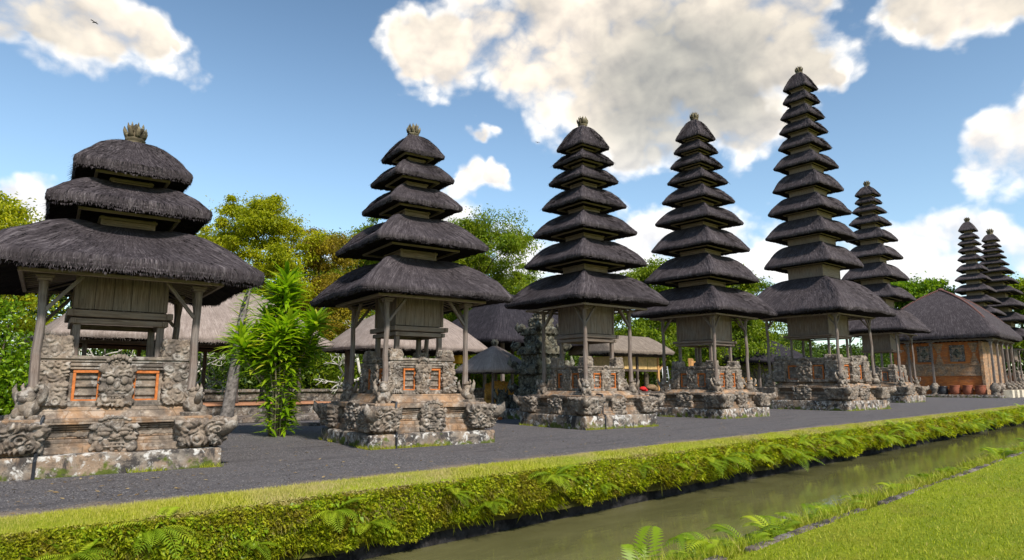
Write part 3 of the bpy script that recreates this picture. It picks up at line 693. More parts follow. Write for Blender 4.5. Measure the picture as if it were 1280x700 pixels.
def mask_mb(w, h, dp, seed, n=22, crown=True):
    """demon mask facing -y: carved slab, brow, bulging eyes, nose, mouth with teeth, leafy crown"""
    m = MB(); m.stone((0, 0, h * .40), (w, dp, h * .80), n, .02, .006, 6, seed, dp * .30, w * .13)
    f = -dp / 2
    for q in (-1, 1):
        m.ball((q * .22 * w, f - .01, .50 * h), (.13 * w, .10 * w, .085 * h), 8)
        m.tube([(q * .05 * w, f - .03 * w, .58 * h), (q * .22 * w, f - .06 * w, .63 * h), (q * .42 * w, f - .01, .57 * h)], [.05 * w, .06 * w, .03 * w], 6)
        m.ball((q * .36 * w, f, .34 * h), (.13 * w, .09 * w, .08 * h), 7, .01, seed)
        m.tube([(q * .42 * w, f + .02, .66 * h), (q * .55 * w, f, .72 * h), (q * .5 * w, f, .82 * h)], [.09 * w, .08 * w, .02 * w], 6)
    m.ball((0, f - .02 * w, .40 * h), (.10 * w, .13 * w, .09 * h), 7)
    m.ball((0, f, .33 * h), (.16 * w, .10 * w, .04 * h), 7)
    m.box((0, f - .01, .20 * h), (.52 * w, .08 * w, .05 * h), .012); m.box((0, f - .01, .10 * h), (.46 * w, .08 * w, .05 * h), .012)
    for k in range(-2, 3): m.box((k * .09 * w, f - .005, .15 * h), (.06 * w, .06 * w, .05 * h), .008)
    if crown:
        m.stone((0, .01, h * .86), (w * .62, dp * .8, h * .26), n, .03, .008, 6, seed + 5, dp * .30, w * .10, .7)
        for k in range(-3, 4):
            t = k * .3; m.ball((math.sin(t) * .42 * w, f * .85, .80 * h + math.cos(t) * .2 * h - .02 * h), (.075 * w, .06 * w, .05 * h), 5)
    return m
def finial_mb(r, h, seed):
    m = MB(); m.lathe([(r * 1.05, 0), (r * 1.1, h * .08), (r * .85, h * .12), (r * .8, h * .2), (r * .95, h * .25), (r * .9, h * .32), (r * .55, h * .38), (r * .5, h * .6), (r * .3, h * .85), (.01, h)], n=14, lobes=7, la=.08)
    for k in range(8):
        t = k * math.pi / 4 + .2; c, s = math.cos(t), math.sin(t)
        for sc, z0 in ((1., .32), (.7, .52)):
            m.tube([(c * r * .5 * sc, s * r * .5 * sc, h * z0), (c * r * .85 * sc, s * r * .85 * sc, h * (z0 + .14)), (c * r * 1.0 * sc, s * r * 1.0 * sc, h * (z0 + .30)), (c * r * 1.08 * sc, s * r * 1.08 * sc, h * (z0 + .46))], [r * .2 * sc, r * .26 * sc, r * .2 * sc, r * .03], 6)
    return m
def face(mb, k): mb.rot = k * math.pi / 2; return mb

def shrine(label, X, Y, b, rot, Lv, tiers, ztop, alt, post, cab, nk, seed, det=1., th=(.15, .055), pipe=None, fin=.3, hair=(5000, 2500), rise=.56, posts=True):
    root = thing('meru_shrine', label, 'shrine', (X, Y, 0), R_(rot), 'multi-tiered black thatched shrines in a row along the moat')
    zs, zl, za, zb, zc, z0, z1, zf = Lv; D_ = lambda n: max(5, int(n * det * (1.55 if det >= 1 else 1.1)))
    # plinth
    m = MB(); m.stone((0, 0, zs / 2 - .03), (2 * b, 2 * b, zs + .06), D_(34), .05, .035, 2.2, seed); m.build('plinth_slab', M['slab'], root, True)
    base = MB(); hl = zl - zs
    base.stone((0, 0, zs + hl * .10), (1.78 * b, 1.78 * b, hl * .24), D_(24), .03, .02, 3, seed + 1)
    base.stone((0, 0, zs + hl * .30), (1.70 * b, 1.70 * b, hl * .22), D_(24), .02, .012, 4, seed + 2)
    base.box((0, 0, zs + hl * .52), (1.58 * b, 1.58 * b, hl * .30), .01)
    for q, (zz, wd) in enumerate(((.45, 1.62), (.64, 1.64), (.71, 1.68), (.78, 1.72))): base.box((0, 0, zs + hl * zz), (wd * b, wd * b, hl * .05), .008)
    base.stone((0, 0, zl - hl * .08), (1.80 * b, 1.80 * b, hl * .17), D_(24), .025, .014, 3, seed + 3)
    base.stone((0, 0, (zl + za) / 2 - .01), (1.50 * b, 1.50 * b, za - zl + .04), D_(20), .03, .014, 3, seed + 4, taper=.88)
    base.build('stone_base', M['course'], root, True if False else False)
    # carved friezes between the base blocks
    for k in range(4):
        for u in (-.40, .40):
            fr = MB(); face(fr, k); fr.stone((u * b, -.80 * b, zs + hl * .56), (.46 * b, .05, hl * .17), D_(22), .015, .004, 8, seed + k * 7 + int(u * 10), .035, .05)
            fr.build('carved_frieze', M['stone'], root, True)
    # corner blocks flare outward
    for k in range(4):
        cb = MB(); face(cb, k); w = .40 * b
        cb.stone((-.80 * b, -.80 * b, zs + hl * .50), (w, w, hl * .74), D_(30), .03, .012, 5, seed + 20 + k, .085, .062, 1.28, 60)
        cb.tube([(-.98 * b, -.98 * b, zs + hl * .55), (-1.08 * b, -1.08 * b, zs + hl * .80), (-1.1 * b, -1.1 * b, zs + hl * 1.02)], [.09 * b, .06 * b, .01], 6)
        cb.build('corner_carving', M['stone'], root, True)
        mm = mask_mb(.37 * b, hl * .96, .16 * b, seed + 30 + k, D_(26)); mo = mm.build('mask_carving', M['stone'], root, True)
        t = k * math.pi / 2; mo.location = (math.sin(t) * .83 * b, -math.cos(t) * .83 * b, zs + hl * .08); mo.rotation_euler = (0, 0, t)
    # altar
    q = alt * b; ha = zb - za; al = MB()
    al.box((0, 0, (za + zb) / 2), (2 * q - .16, 2 * q - .16, ha), .01)
    al.stone((0, 0, za + ha * .06), (2 * q + .02, 2 * q + .02, ha * .12), D_(18), .015, .008, 4, seed + 40)
    for zz, wd, hh in ((.76, .0, .05), (.83, .05, .06), (.91, .01, .07), (.97, .08, .07)): al.box((0, 0, za + ha * zz), (2 * q + wd, 2 * q + wd, ha * hh), .01)
    ao = al.build('altar', M['stone'], root, False)
    for k in range(4):
        t = k * math.pi / 2
        for u in (-.40, .40):
            nf = MB(); face(nf, k); cx, wz = u * q, .15 * q; zl0, zh0 = za + ha * .14, za + ha * .66
            for (dx, sgn) in ((-1, 0), (1, 0)): nf.box((cx + dx * (wz + .015), -q + .035, (zl0 + zh0) / 2), (.05 * b / 1.85, .07, zh0 - zl0 + .0), .006)
            nf.box((cx, -q + .034, zh0 + .03), (2 * wz + .08, .072, .05 * b / 1.85), .006); nf.box((cx, -q + .034, zl0 - .015), (2 * wz + .08, .072, .04), .006)
            no = nf.build('niche_frame', M['orange'], ao)
            st = MB(); face(st, k)
            for zz in (.25, .42, .58): st.box((cx, -q + .06, za + ha * zz), (2 * wz - .01, .05, ha * .055), .006)
            st.build('niche_ledge', M['stone'], no)
        mm = mask_mb(.44 * q, ha * 1.0, .20 * q, seed + 60 + k, D_(26)); mo = mm.build('mask_carving', M['stone'], ao, True)
        mo.location = (math.sin(t) * (q - .02), -math.cos(t) * (q - .02), za + ha * .02); mo.rotation_euler = (0, 0, t)
        cp = MB(); face(cp, k); w = .40 * q
        cp.stone((-q + w * .33, -q + w * .33, za + ha * .25), (w * 1.1, w * 1.1, ha * .44), D_(26), .025, .01, 5, seed + 70 + k, .05, .06)
        cp.stone((-q + w * .38, -q + w * .38, za + ha * .66), (w * .95, w * .95, ha * .42), D_(26), .025, .01, 5, seed + 74 + k, .045, .055, 1.1)
        cp.stone((-q + w * .45, -q + w * .45, (zb + zc) / 2), (w * 1.05, w * 1.05, max(.12, zc - zb + .03)), D_(26), .03, .012, 5, seed + 78 + k, .04, .055, .86)
        cp.build('carved_pillar', M['stone'], ao, True)
    # cabin on legs
    cq = cab * b; cb = MB()
    zr = zf + .18; nb = 5
    for k in range(4):
        face(cb, k)
        for i in range(nb):
            w = 2 * cq / nb; cb.box((-cq + w * (i + .5), -cq + .02, (z1 + zr) / 2), (w - .006, .035 + .008 * (i % 2), zr - z1), .005)
        cb.box((-cq, -cq, (z1 + zr) / 2), (.075, .075, zr - z1), .008)
    co = cb.build('cabin', M['wood'], root)
    fb = MB(); hb = z1 - z0
    for k in range(4):
        face(fb, k); fb.box((0, -cq * 1.10, z0 + hb * .70), (2.36 * cq + (.10 if k % 2 else -.10), .11, hb * .42), .012); fb.box((0, -cq * 1.02, z0 + hb * .22), (2.16 * cq + (.1 if k % 2 else -.1), .10, hb * .36), .012)
    fb.rot = 0; fb.box((0, 0, z1 - .05), (2 * cq, 2 * cq, .05), .005); fb.build('floor_beam', M['wood'], co)
    for k in range(4):
        lg = MB(); face(lg, k); lg.box((-cq * .93, -cq * .93, (zb + z0) / 2 + .02), (.13, .13, z0 - zb + .05), .012)
        lg.build('cabin_leg', M['post'], co)
    # posts with guardians and braces
    pq = post * b; sh = .62 * (b / 1.85) ** .7
    if posts:
        for k in range(4):
            t = k * math.pi / 2; c, s = math.cos(t), math.sin(t); px, py = -pq * c + pq * s, -pq * s - pq * c
            zp = zl + sh * .8; r0 = .075 * (b / 1.85) ** .5; pm = MB()
            n_ = 6; pts = [(px * (1 + .01 * math.sin(i * 1.7 + seed + k)), py * (1 + .012 * math.sin(i * 2.1 + k)), zp + (zf - .04 - zp) * i / n_) for i in range(n_ + 1)]
            pm.tube(pts, [r0 * 1.12, r0 * 1.05, r0, r0 * .96, r0 * .95, r0 * .92, r0 * 1.1], 8)
            pm.box((px, py, zf - .10), (r0 * 3.0, r0 * 3.0, .05), .01); pm.box((px, py, zf - .05), (r0 * 3.8, r0 * 3.8, .05), .01)
            po = pm.build('post', M['post'], root, False)
            br = MB()
            for (ux, uy) in ((1, 0), (0, 1)):
                vx, vy = (-np.sign(px) * ux, -np.sign(py) * uy); e = min(.62, pq * .48)
                br.bar((px + vx * .05, py + vy * .05, zf - .55 * e - .32), (px + vx * e * .95, py + vy * e * .95, zf + .02), .09, .065)
            br.build('brace', M['post'], po)
            sm = statue_mb(sh, seed + 90 + k, D_(10)); so_ = sm.build('guardian_statue', M['stone'], root, True)
            so_.location = (px * 1.03, py * 1.03, zl - .02); so_.rotation_euler = (0, 0, t + math.atan2(1, -1) * 0 - math.pi / 4 * (1 if k % 2 == 0 else -1) * .6)
    # roofs
    N = len(tiers)
    for i, (a, zE) in enumerate(tiers):
        top = i == N - 1; t_ = th[0] + th[1] * a
        if top: zt, n_ = ztop, fin * .62
        else:
            zt = zE + rise * (tiers[i + 1][1] - zE); n_ = nk * tiers[i + 1][0] + .03
        hr = int((hair[0] if i == 0 else hair[1]) * det)
        rm = roof_mesh(a, a, n_, n_, zt, zE, t_, seed * 31 + i, hr, belly=.34 if top else .5, pw=2. if not top else 1.7, rough=.85 if i else 1., hw=1 + max(0., 1 - det) * 4.5)
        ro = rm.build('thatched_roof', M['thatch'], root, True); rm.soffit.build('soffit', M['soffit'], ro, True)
        fq = a * (.74 if i == 0 else .64); zq = (zf - .02) if i == 0 else zE - .42 * t_
        fm = MB(); w = .07 if i == 0 else .055
        for k in range(4):
            face(fm, k); fm.box((0, -fq, zq + .03), (2 * fq + (w if k % 2 else -w), w, .07 if i == 0 else .06), .008)
            if i == 0:
                for u in (-1, 1): fm.bar((u * fq * .96, -fq * .96, zq + .02), (u * cq * .9, -cq * .9, zq + .30), .06)
                for u in np.linspace(-.8, .8, 9): fm.bar((u * fq, -fq * .99, zq + .05), (u * cq, -cq, zq + .24), .04, .03)
        fm.build('eave_frame', M['batten'], ro)
        if not top:
            nq = nk * tiers[i + 1][0]; zu = tiers[i + 1][1] - (th[0] + th[1] * tiers[i + 1][0]) * .3; nm = MB(); zlo = zt - .12
            nm.box((0, 0, (zlo + zu) / 2), (2 * nq, 2 * nq, zu - zlo), .01)
            for k in range(4):
                face(nm, k); nm.box((-nq, -nq, (zlo + zu) / 2), (.06, .06, zu - zlo), .006); nm.box((0, -nq - .012, zt + .06), (2 * nq, .03, .05), .004)
            nm.rot = 0; nm.box((0, 0, zu - .05), (2 * nq + .12, 2 * nq + .12, .05), .006)
            nm.build('neck_box', M['neck'], root)
    fo = finial_mb(fin * .62, fin * 1.55, seed).build('finial', M['finial'], root, True); fo.location = (0, 0, ztop - .05)
    if pipe is not None:
        pp = MB(); u = pipe * b
        pp.tube([(u, -1.02 * b - .0, .0), (u, -1.025 * b, zs * .8), (u + .01, -1.02 * b, zs + .03), (u + .01, -.95 * b, zs + .06), (u + .02, -.95 * b, zl - .1), (u + .05, -.93 * b, zl + .03), (u + .06, -.75 * b, zl + .05)], .028, 8)
        pp.box((u + .02, -.97 * b, zs + hl * .72), (.10, .09, .14), .01); pp.build('cable_pipe', M['pipe'], root)
    return root

shrine('three-tiered black thatched shrine on a carved tan stone base, nearest at far left', 3.31, 15.6, 1.85, -8,
       (.37, .98, 1.18, 2.12, 2.46, 2.74, 3.05, 3.60), [(2.25, 3.72), (1.37, 5.08), (1.02, 5.94)], 6.78, .66, .70, .42, .34, 11, 1.0, (.15, .05), -.62, .34, (14000, 8000), .80)
shrine('five-tiered black thatched shrine beside the leafy dracaena clump, second from left', 10.82, 15.91, 1.84, -8.9,
       (.34, 1.1, 1.32, 2.3, 2.52, 2.91, 3.22, 3.90), [(2.17, 4.0), (1.64, 5.47), (1.1, 6.71), (.92, 7.58), (.70, 8.35)], 9.06, .52, .66, .385, .33, 23, 1.0, (.09, .035), -.62, .30, (14000, 7000), .80)
shrine('seven-tiered black thatched shrine in the middle of the row, next to the small round-roofed pavilion', 19.95, 16.89, 1.88, -6.4,
       (.47, 1.18, 1.33, 2.27, 2.6, 3.2, 3.53, 4.50), [(2.28, 4.73), (1.73, 6.32), (1.47, 7.6), (1.2, 8.72), (1.0, 9.77), (.88, 10.58), (.76, 11.24)], 12.22, .53, .64, .40, .35, 37, .85, (.085, .035), -.5, .34, (14000, 6500), .80)
shrine('nine-tiered black thatched shrine right of the seven-tiered one, ladder showing beside it', 30.33, 17.73, 2.18, -2.3,
       (.45, 1.19, 1.32, 2.45, 2.72, 3.5, 3.79, 4.92), [(2.61, 5.13), (2.05, 6.9), (1.78, 8.53), (1.61, 9.97), (1.33, 11.15), (1.11, 12.21), (.97, 13.1), (.82, 13.92), (.74, 14.67)], 15.74, .55, .68, .44, .40, 41, .75, (.085, .035), None, .36, (11000, 5000), .82)
shrine('tallest shrine with eleven thatched tiers and pale neck boxes, orange framed niches in its altar', 44.91, 17.75, 2.94, -5,
       (.58, 1.48, 1.72, 3.25, 3.42, 4.55, 4.80, 5.92), [(3.49, 6.15), (2.26, 9.45), (2.09, 11.44), (1.92, 13.17), (1.65, 14.82), (1.52, 16.47), (1.25, 17.87), (1.14, 19.06), (1.04, 20.13), (.88, 21.29), (.83, 22.28)], 23.5, .70, .79, .46, .52, 53, .7, (.11, .035), None, .40, (9000, 4500), .74)
shrine('nine-tiered shrine standing between the tallest shrine and the orange brick hall', 65.84, 20.49, 2.5, -1.3,
       (.60, 1.46, 1.74, 3.05, 3.28, 4.42, 4.66, 6.0), [(3.16, 6.33), (2.44, 9.3), (2.13, 11.2), (1.88, 13.24), (1.68, 14.93), (1.37, 16.46), (1.11, 17.65), (.88, 18.56), (.84, 19.31)], 20.2, .55, .78, .46, .43, 67, .5, (.12, .035), None, .42, (5000, 2000), .74)
shrine('taller left one of the two far shrines whose tiers rise behind the brick hall', 117.55, 23, 3.0, 0,
       (.6, 1.6, 1.8, 3.3, 3.6, 5, 5.3, 6.8), [(3.9, 7.4), (3.2, 9.9), (2.9, 11.8), (2.58, 13.58), (2.18, 15.34), (1.93, 17.04), (1.69, 18.56), (1.44, 20.15), (1.31, 21.48), (1.24, 22.61), (1.11, 23.61), (1.04, 24.72)][1:], 26.1, .55, .7, .45, .42, 71, .3, (.15, .04), None, .55, (0, 0), .64)
shrine('shorter right one of the two far shrines, rising beyond the brick hall roof', 127.25, 22, 3.2, 0,
       (.6, 1.6, 1.8, 3.3, 3.6, 5, 5.3, 6.8), [(4.2, 8.6), (3.7, 11.2), (3.34, 13.52), (2.78, 15.83), (2.48, 17.59), (2.2, 19.22), (1.71, 20.57), (1.51, 21.68), (1.30, 22.64), (1.10, 23.55), (1.03, 24.48)], 25.5, .55, .7, .45, .42, 83, .3, (.15, .04), None, .7, (0, 0), .64)

# ------------------------------------------------------------------ brick hall at the right
H = thing('brick_hall', 'orange brick hall with a black thatched hip roof and red ridge tiles at right', 'hall', (99.7, 23.3, 0))
wm = MB(); hx, hy = 5.2, 4.75
wm.box((0, 0, 3.45), (2 * hx, 2 * hy, 6.5), .03); wm.build('wall', M['brick'], H)
m = MB(); m.box((0, 0, .95), (2 * hx + .10, 2 * hy + .10, .14), .02)
m.box((0, 0, 3.3), (2 * hx + .08, 2 * hy + .08, 1.1), .02); m.box((0, 0, 3.95), (2 * hx + .2, 2 * hy + .2, .2), .03); m.box((0, 0, 2.65), (2 * hx + .2, 2 * hy + .2, .2), .03)
for k in range(2):
    m.rot = k * math.pi
    m.stone((-hx + .5, -hy + .0, 3.5), (1.4, .35, 6.3), 20, .03, .04, 2, 5); m.stone((.2, -hy, 3.5), (2 * hx - 1.2, .30, 6.3), 30, .03, .05, 1.5, 6)
m.rot = 0
for y in (-3.0, .65, 4.0):
    for q in range(4): m.box((-hx - .02, y - 1.0, 4.2 + q * .3), (.16, .8 - .17 * q, .28), .02)
    for q in range(4): m.box((-hx - .02, y - 1.0, 6.4 - q * .3), (.18, 1.0 - .2 * q, .28), .02)
m.build('stone_trim', M['halltrim'], H)
for y in (-2.3, 1.22):
    w_ = MB(); w_.stone((-hx - .05, y, 5.3), (.2, 1.55, 2.0), 14, .02, .01, 4, 8); o_ = w_.build('window', M['wallstone'], H)
    w_ = MB(); w_.box((-hx - .15, y, 5.3), (.05, 1.0, 1.4), .01); f_ = w_.build('window_panel', M['course'], o_)
    w_ = MB()
    for (dy, dz) in ((0, .32), (0, -.32), (.25, 0), (-.25, 0)): w_.ball((-hx - .17, y + dy, 5.3 + dz), (.08, .2, .24), 8, .02, 3, 4)
    w_.ball((-hx - .18, y, 5.3), (.09, .13, .15), 7); w_.build('rosette', M['darkstone'], f_)
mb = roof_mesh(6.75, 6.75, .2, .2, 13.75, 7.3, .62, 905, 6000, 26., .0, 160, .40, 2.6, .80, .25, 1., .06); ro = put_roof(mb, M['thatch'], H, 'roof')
m = MB()
for sx in (-1, 1):
    for sy in (-1, 1):
        for i in range(36):
            t = .02 + .80 * i / 36; q = .2 + 6.55 * t; g = .60 * t + .40 * t ** 2.6; z = 13.75 - (13.75 - 7.61) * g + .06
            m.ball((sx * q * .99, sy * q * .99, z), (.17, .17, .13), 5, .02, i)
m.ball((0, 0, 13.85), (.4, .4, .25), 8, .05, 2); m.build('ridge_tiles', M['ridgetile'], ro, True)
m = MB()
for k in range(4): face(m, k); m.box((0, -6.1, 6.88), (12.2 + (.2 if k % 2 else -.2), .2, .22), .02)
for k in range(4):
    face(m, k)
    for u in np.linspace(-.92, .92, 22): m.bar((u * 6.1, -6.0, 7.02), (u * 5, -4.9, 7.5), .12)
m.rot = 0; m.build('eave_frame', M['post'], ro)
m = MB(); m.stone((0, 0, .16), (13.4, 13.2, .36), 30, .04, .03, 1, 12); m.build('plinth', M['slab'], H, True)
def column(x, y, top, s=1.):
    m = MB(); m.box((x, y, (1.0 + top) / 2), (.26, .26, top - 1.), .03, .8); m.box((x, y, top - .3), (.4, .4, .12), .02); m.box((x, y, top - .08), (.62, .62, .14), .03)
    m.box((x, y, top - .5), (.5, .2, .3), .02, 1.5); o = m.build('column', M['post'], H)
    m = MB(); m.lathe([(.42, 0), (.46, .15), (.34, .28), (.40, .42), (.56, .75), (.52, 1.05), (.30, 1.3), (.26, 1.42)], (x, y, .3), 14, 7, .05); m.build('column_base', M['stone'], o, True)
for y in (-5.9, .2, 2.75, 5.9): column(-6.05, y, 6.8)
for x in (-3.2, -.4, 2.4, 5.2): column(x, -5.95, 6.8)
for i, x in enumerate((-4.8, -2.0, .8, 3.6)):
    m = MB(); m.stone((x, -6.9, .45), (1.1, .9, .9), 8, .04, .03, 2, i); o = m.build('step_block', M['pale'], H)
    s_ = statue_mb(1.0, 200 + i, 7).build('guardian_statue', M['stone'], o, True); s_.location = (x, -6.9, .88)
# jars along the left wall
def jar(label, y, r, h, mat):
    m = MB(); m.lathe([(r * .72, 0), (r * .95, h * .2), (r * 1.0, h * .55), (r * .86, h * .85), (r * .92, h * .93), (r * .95, h), (r * .8, h), (r * .76, h * .9), (r * .7, h * .6)], n=22)
    o = m.build('clay_jar', mat, None, True); o.location = (93.75, y, .33); tag(o, label, 'jar', 'big jars along the brick wall')
jar('squat black glazed jar, leftmost of the jars along the brick wall', 22.72, .55, 1.0, M['blackpot'])
jar('red brown clay jar standing right beside the black jar', 21.45, .60, 1.12, M['claypot'])
jar('middle one of the three red clay jars below the brick wall', 20.15, .56, 1.14, M['claypot'])
jar('red clay jar nearest the stone corner column of the brick hall', 18.85, .60, 1.10, M['claypot'])

# ------------------------------------------------------------------ pavilions behind
def post_(root, x, y, z0, z1, r, mat, name='post'):
    m = MB(); m.bar((x, y, z0), (x, y, z1), r * 2, None, .015); m.bar((x, y, z0), (x, y, z0 + .25), r * 3.2, None, .03); return m.build(name, mat, root)
# long pavilion behind the first shrine
P1 = thing('thatched_pavilion', 'long open pavilion with a grey brown thatched roof behind the three-tiered shrine', 'pavilion', (9.9, 32.6, 0))
put_roof(roof_mesh(5.5, 3.2, 2.8, .25, 6.05, 3.45, .26, 301, 9000, 12., .01, 140, .25, 1.8, .82, .5, hip=.25), M['thatchbrown'], P1)
m = MB()
for u in np.linspace(-.95, .95, 40): m.bar((u * 5.1, -2.95, 3.28), (u * 4, -1.2, 4.4), .06, .05)
for v in (.0, .3, .6): m.box((0, -2.9 + v, 3.30 + v * .55), (10, .05, .04), .005)
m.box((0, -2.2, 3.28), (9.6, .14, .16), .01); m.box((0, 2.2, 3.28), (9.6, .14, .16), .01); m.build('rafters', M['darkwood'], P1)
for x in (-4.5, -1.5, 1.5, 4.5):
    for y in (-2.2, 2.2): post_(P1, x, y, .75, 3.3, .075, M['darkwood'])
m = MB(); m.stone((.0, 0, .33), (12.0, 6.0, .66), 40, .04, .02, 2, 5); m.build('platform', M['wallstone'], P1)
m = MB(); m.box((0, 0, .70), (12.2, 6.2, .09), .02); m.build('platform_top', M['tile'], P1)
m = MB(); m.stone((1.2, -3.9, .12), (8.4, 1.9, .24), 24, .03, .02, 2, 6); m.build('step', M['kerb'], P1)
# second pavilion
P2 = thing('thatched_pavilion', 'smaller open pavilion with a rounded tan thatched roof behind the five-tiered shrine', 'pavilion', (22.0, 32.5, 0))
put_roof(roof_mesh(3.7, 3.0, 1.1, .3, 5.95, 3.55, .25, 302, 7000, 5., .0, 120, .4, 2., .82, .6, hip=.25), M['thatchbrown'], P2)
for x in (-2.8, 0, 2.9):
    for y in (-1.9, 1.9): post_(P2, x, y, .6, 3.5, .12, M['post'])
m = MB(); m.stone((0, 0, .3), (7.4, 4.8, .62), 30, .04, .03, 2, 15); m.build('platform', M['wallstone'], P2)
m = MB(); m.box((1.0, .9, 1.55), (3.2, .12, .1), .01); m.box((1.0, -.6, 1.3), (3.4, 2.2, .1), .01); m.build('bench_board', M['darkwood'], P2)
m = MB(); m.box((2.62, -1.9, 3.05), (.75, .75, .5), .05); tag(m.build('yellow_cloth', M['yellowcloth'], None, loc=(21.9, 32.5, 0)), 'yellow cloth tied round the post top under the tan thatched roof', 'cloth')
# small shrine pavilion with round roof
P3 = thing('small_pavilion', 'small four-post pavilion with a steep round grey thatched roof and a knob on top', 'pavilion', (22.3, 25., 0))
put_roof(roof_mesh(1.42, 1.42, .10, .10, 3.52, 2.22, .16, 303, 6000, 3.0, .0, 72, .25, 1.8, .7, .7, hip=.25), M['thatchbrown'], P3)
f_ = finial_mb(.17, .42, 4).build('finial', M['darkstone'], P3, True); f_.location = (0, 0, 3.45)
for x in (-.95, .95):
    for y in (-.95, .95): post_(P3, x, y, .45, 2.25, .055, M['post'])
m = MB()
for k in range(4): face(m, k); m.box((0, -.95, 2.2), (2.1 + (.1 if k % 2 else -.1), .08, .09), .008)
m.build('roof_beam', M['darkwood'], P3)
m = MB(); m.stone((0, 0, .22), (2.9, 2.9, .46), 18, .03, .02, 3, 16); m.build('platform', M['darkstone'], P3)
B_ = thing('carved_bench', 'carved golden wooden seat with a scrolled back under the small round roof', 'bench', (22.75, 25.1, .45), R_(-38))
m = MB(); m.box((0, 0, .3), (1.5, .6, .12), .02); m.box((0, -.25, .14), (1.5, .06, .24), .01); m.build('seat', M['gold'], B_)
m = MB(); m.stone((0, .3, .70), (1.6, .09, .75), 26, .03, .006, 5, 31, .05, .09, .9)
for i in range(7): t = -1 + i / 3.; m.ball((t * .62, .28, 1.06 + .14 * (1 - t * t)), (.14, .06, .13), 7)
m.build('backrest', M['gold'], B_, True)
for q in (-1, 1):
    m = MB(); m.box((q * .72, 0, .45), (.07, .62, .35), .02); m.build('armrest', M['gold'], B_)
# black thatched pavilion behind the carved tower
P4 = thing('thatched_pavilion', 'pavilion with a big black thatched hip roof behind the carved stone tower', 'pavilion', (35.5, 36.5, 0))
put_roof(roof_mesh(6.2, 4., 2.2, .3, 8.4, 4.55, .35, 304, 5000, 9., .0, 120, .25, 1.8, .8, .5, hip=.25), M['thatchblack'], P4)
for x in (-4.7, -1.5, 1.5, 4.7):
    for y in (-2.8, 2.8): post_(P4, x, y, .5, 4.5, .11, M['post'])
m = MB(); m.stone((0, 0, .3), (10.6, 7, .6), 30, .04, .03, 2, 17); m.build('platform', M['wallstone'], P4)
# shed with yellow boards
P5 = thing('thatched_shed', 'raised wooden shed with tan thatch and yellow boards between the seven- and nine-tiered shrines', 'shed', (41.4, 31.5, 0), R_(-6))
put_roof(roof_mesh(3.3, 2.4, 2.9, .2, 5.35, 3.95, .28, 305, 5000, 14., .0, 110, .2, 1.8, .85, .6, hip=.25), M['thatchshed'], P5)
m = MB()
for k in range(6): m.bar((-3.05, -2.1 + k * .35, 3.75 + .0 * k), (-2.95, -.1, 5.1), .07)
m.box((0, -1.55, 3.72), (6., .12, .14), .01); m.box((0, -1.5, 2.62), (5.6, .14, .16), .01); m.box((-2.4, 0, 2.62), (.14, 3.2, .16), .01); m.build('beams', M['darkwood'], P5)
m = MB(); 
for k in range(4): m.box((-2. + k * 1.32, -1.48, 3.18), (1.25, .06, .92), .01)
m.box((-2.66, -.1, 3.18), (.06, 2.7, .92), .01); m.build('wall_boards', M['plaster'], P5)
for x in (-2.5, 0.1, 2.5):
    for y in (-1.5, 1.5): post_(P5, x, y, .1, 3.7, .09, M['newwood'] if x > 2 else M['darkwood'])
m = MB(); m.bar((2.5, -1.5, 2.5), (3.5, -1.5, 3.6), .12); m.build('brace', M['newwood'], P5)
m = MB(); m.box((0, -2.0, 1.0), (5.0, 1.5, .1), .02)
for x in (-2.2, 0, 2.2): m.box((x, -2.4, .5), (.12, .12, .96), .01)
tag(m.build('work_table', M['darkwood'], None, loc=(41.4, 31.2, 0)), 'long dark work table below the yellow boarded shed', 'table')
m = MB(); m.ball((0, 0, .22), (.30, .24, .15), 9, .08, 3, 5); m.ball((.3, .05, .1), (.28, .2, .12), 8, .06, 4, 5)
tag(m.build('cloth_bundle', M['redcloth'], None, True, (40.9, 29.2, 1.03)), 'crumpled red cloth bundle on the dark work table', 'bundle')
m = MB(); m.ball((0, 0, .3), (.55, .32, .24), 10, .12, 7, 4); m.ball((.45, .1, .2), (.35, .3, .24), 8, .07, 8, 4)
tag(m.build('sack', M['sack'], None, True, (42.0, 29.2, 1.03)), 'lumpy brown sack on the dark work table beside the red bundle', 'sack')
Ld = thing('ladder', 'short white ladder leaning behind the nine-tiered shrine, left of its altar', 'ladder', (44.9, 29.6, 0), R_(-35))
for q in (-1, 1):
    m = MB(); m.bar((q * .26, 0, 0), (q * .22, .75, 3.0), .08); m.build('rail', M['white'], Ld)
for i in range(9):
    m = MB(); t = (i + .7) / 9.5; m.bar((-.25, .75 * t, 3 * t), (.25, .75 * t, 3 * t), .05); m.build('rung', M['white'], Ld)
# timber trestles seen through the nine-tiered shrine
for i, (x, y, a, lab) in enumerate(((51.5, 31, 20, 'stack of crossed orange timbers seen through the legs of the nine-tiered shrine'), (58.0, 30, -10, 'leaning orange timber frame to the right behind the nine-tiered shrine'))):
    T = thing('timber_frame', lab, 'timber', (x, y, 0), R_(a)); m = MB()
    for k in range(4): m.bar((-1.6 + k * .9, 0, 0), (-.4 + k * .6, .3, 3.6 if i == 0 else 2.2), .14)
    for k in range(4): m.bar((1.6 - k * .9, .2, 0), (.2 - k * .5, .4, 3.8 if i == 0 else 1.9), .13)
    m.bar((-1.9, -.1, 1.4), (1.9, .1, 1.5), .14); m.build('beams', M['newwood'], T)
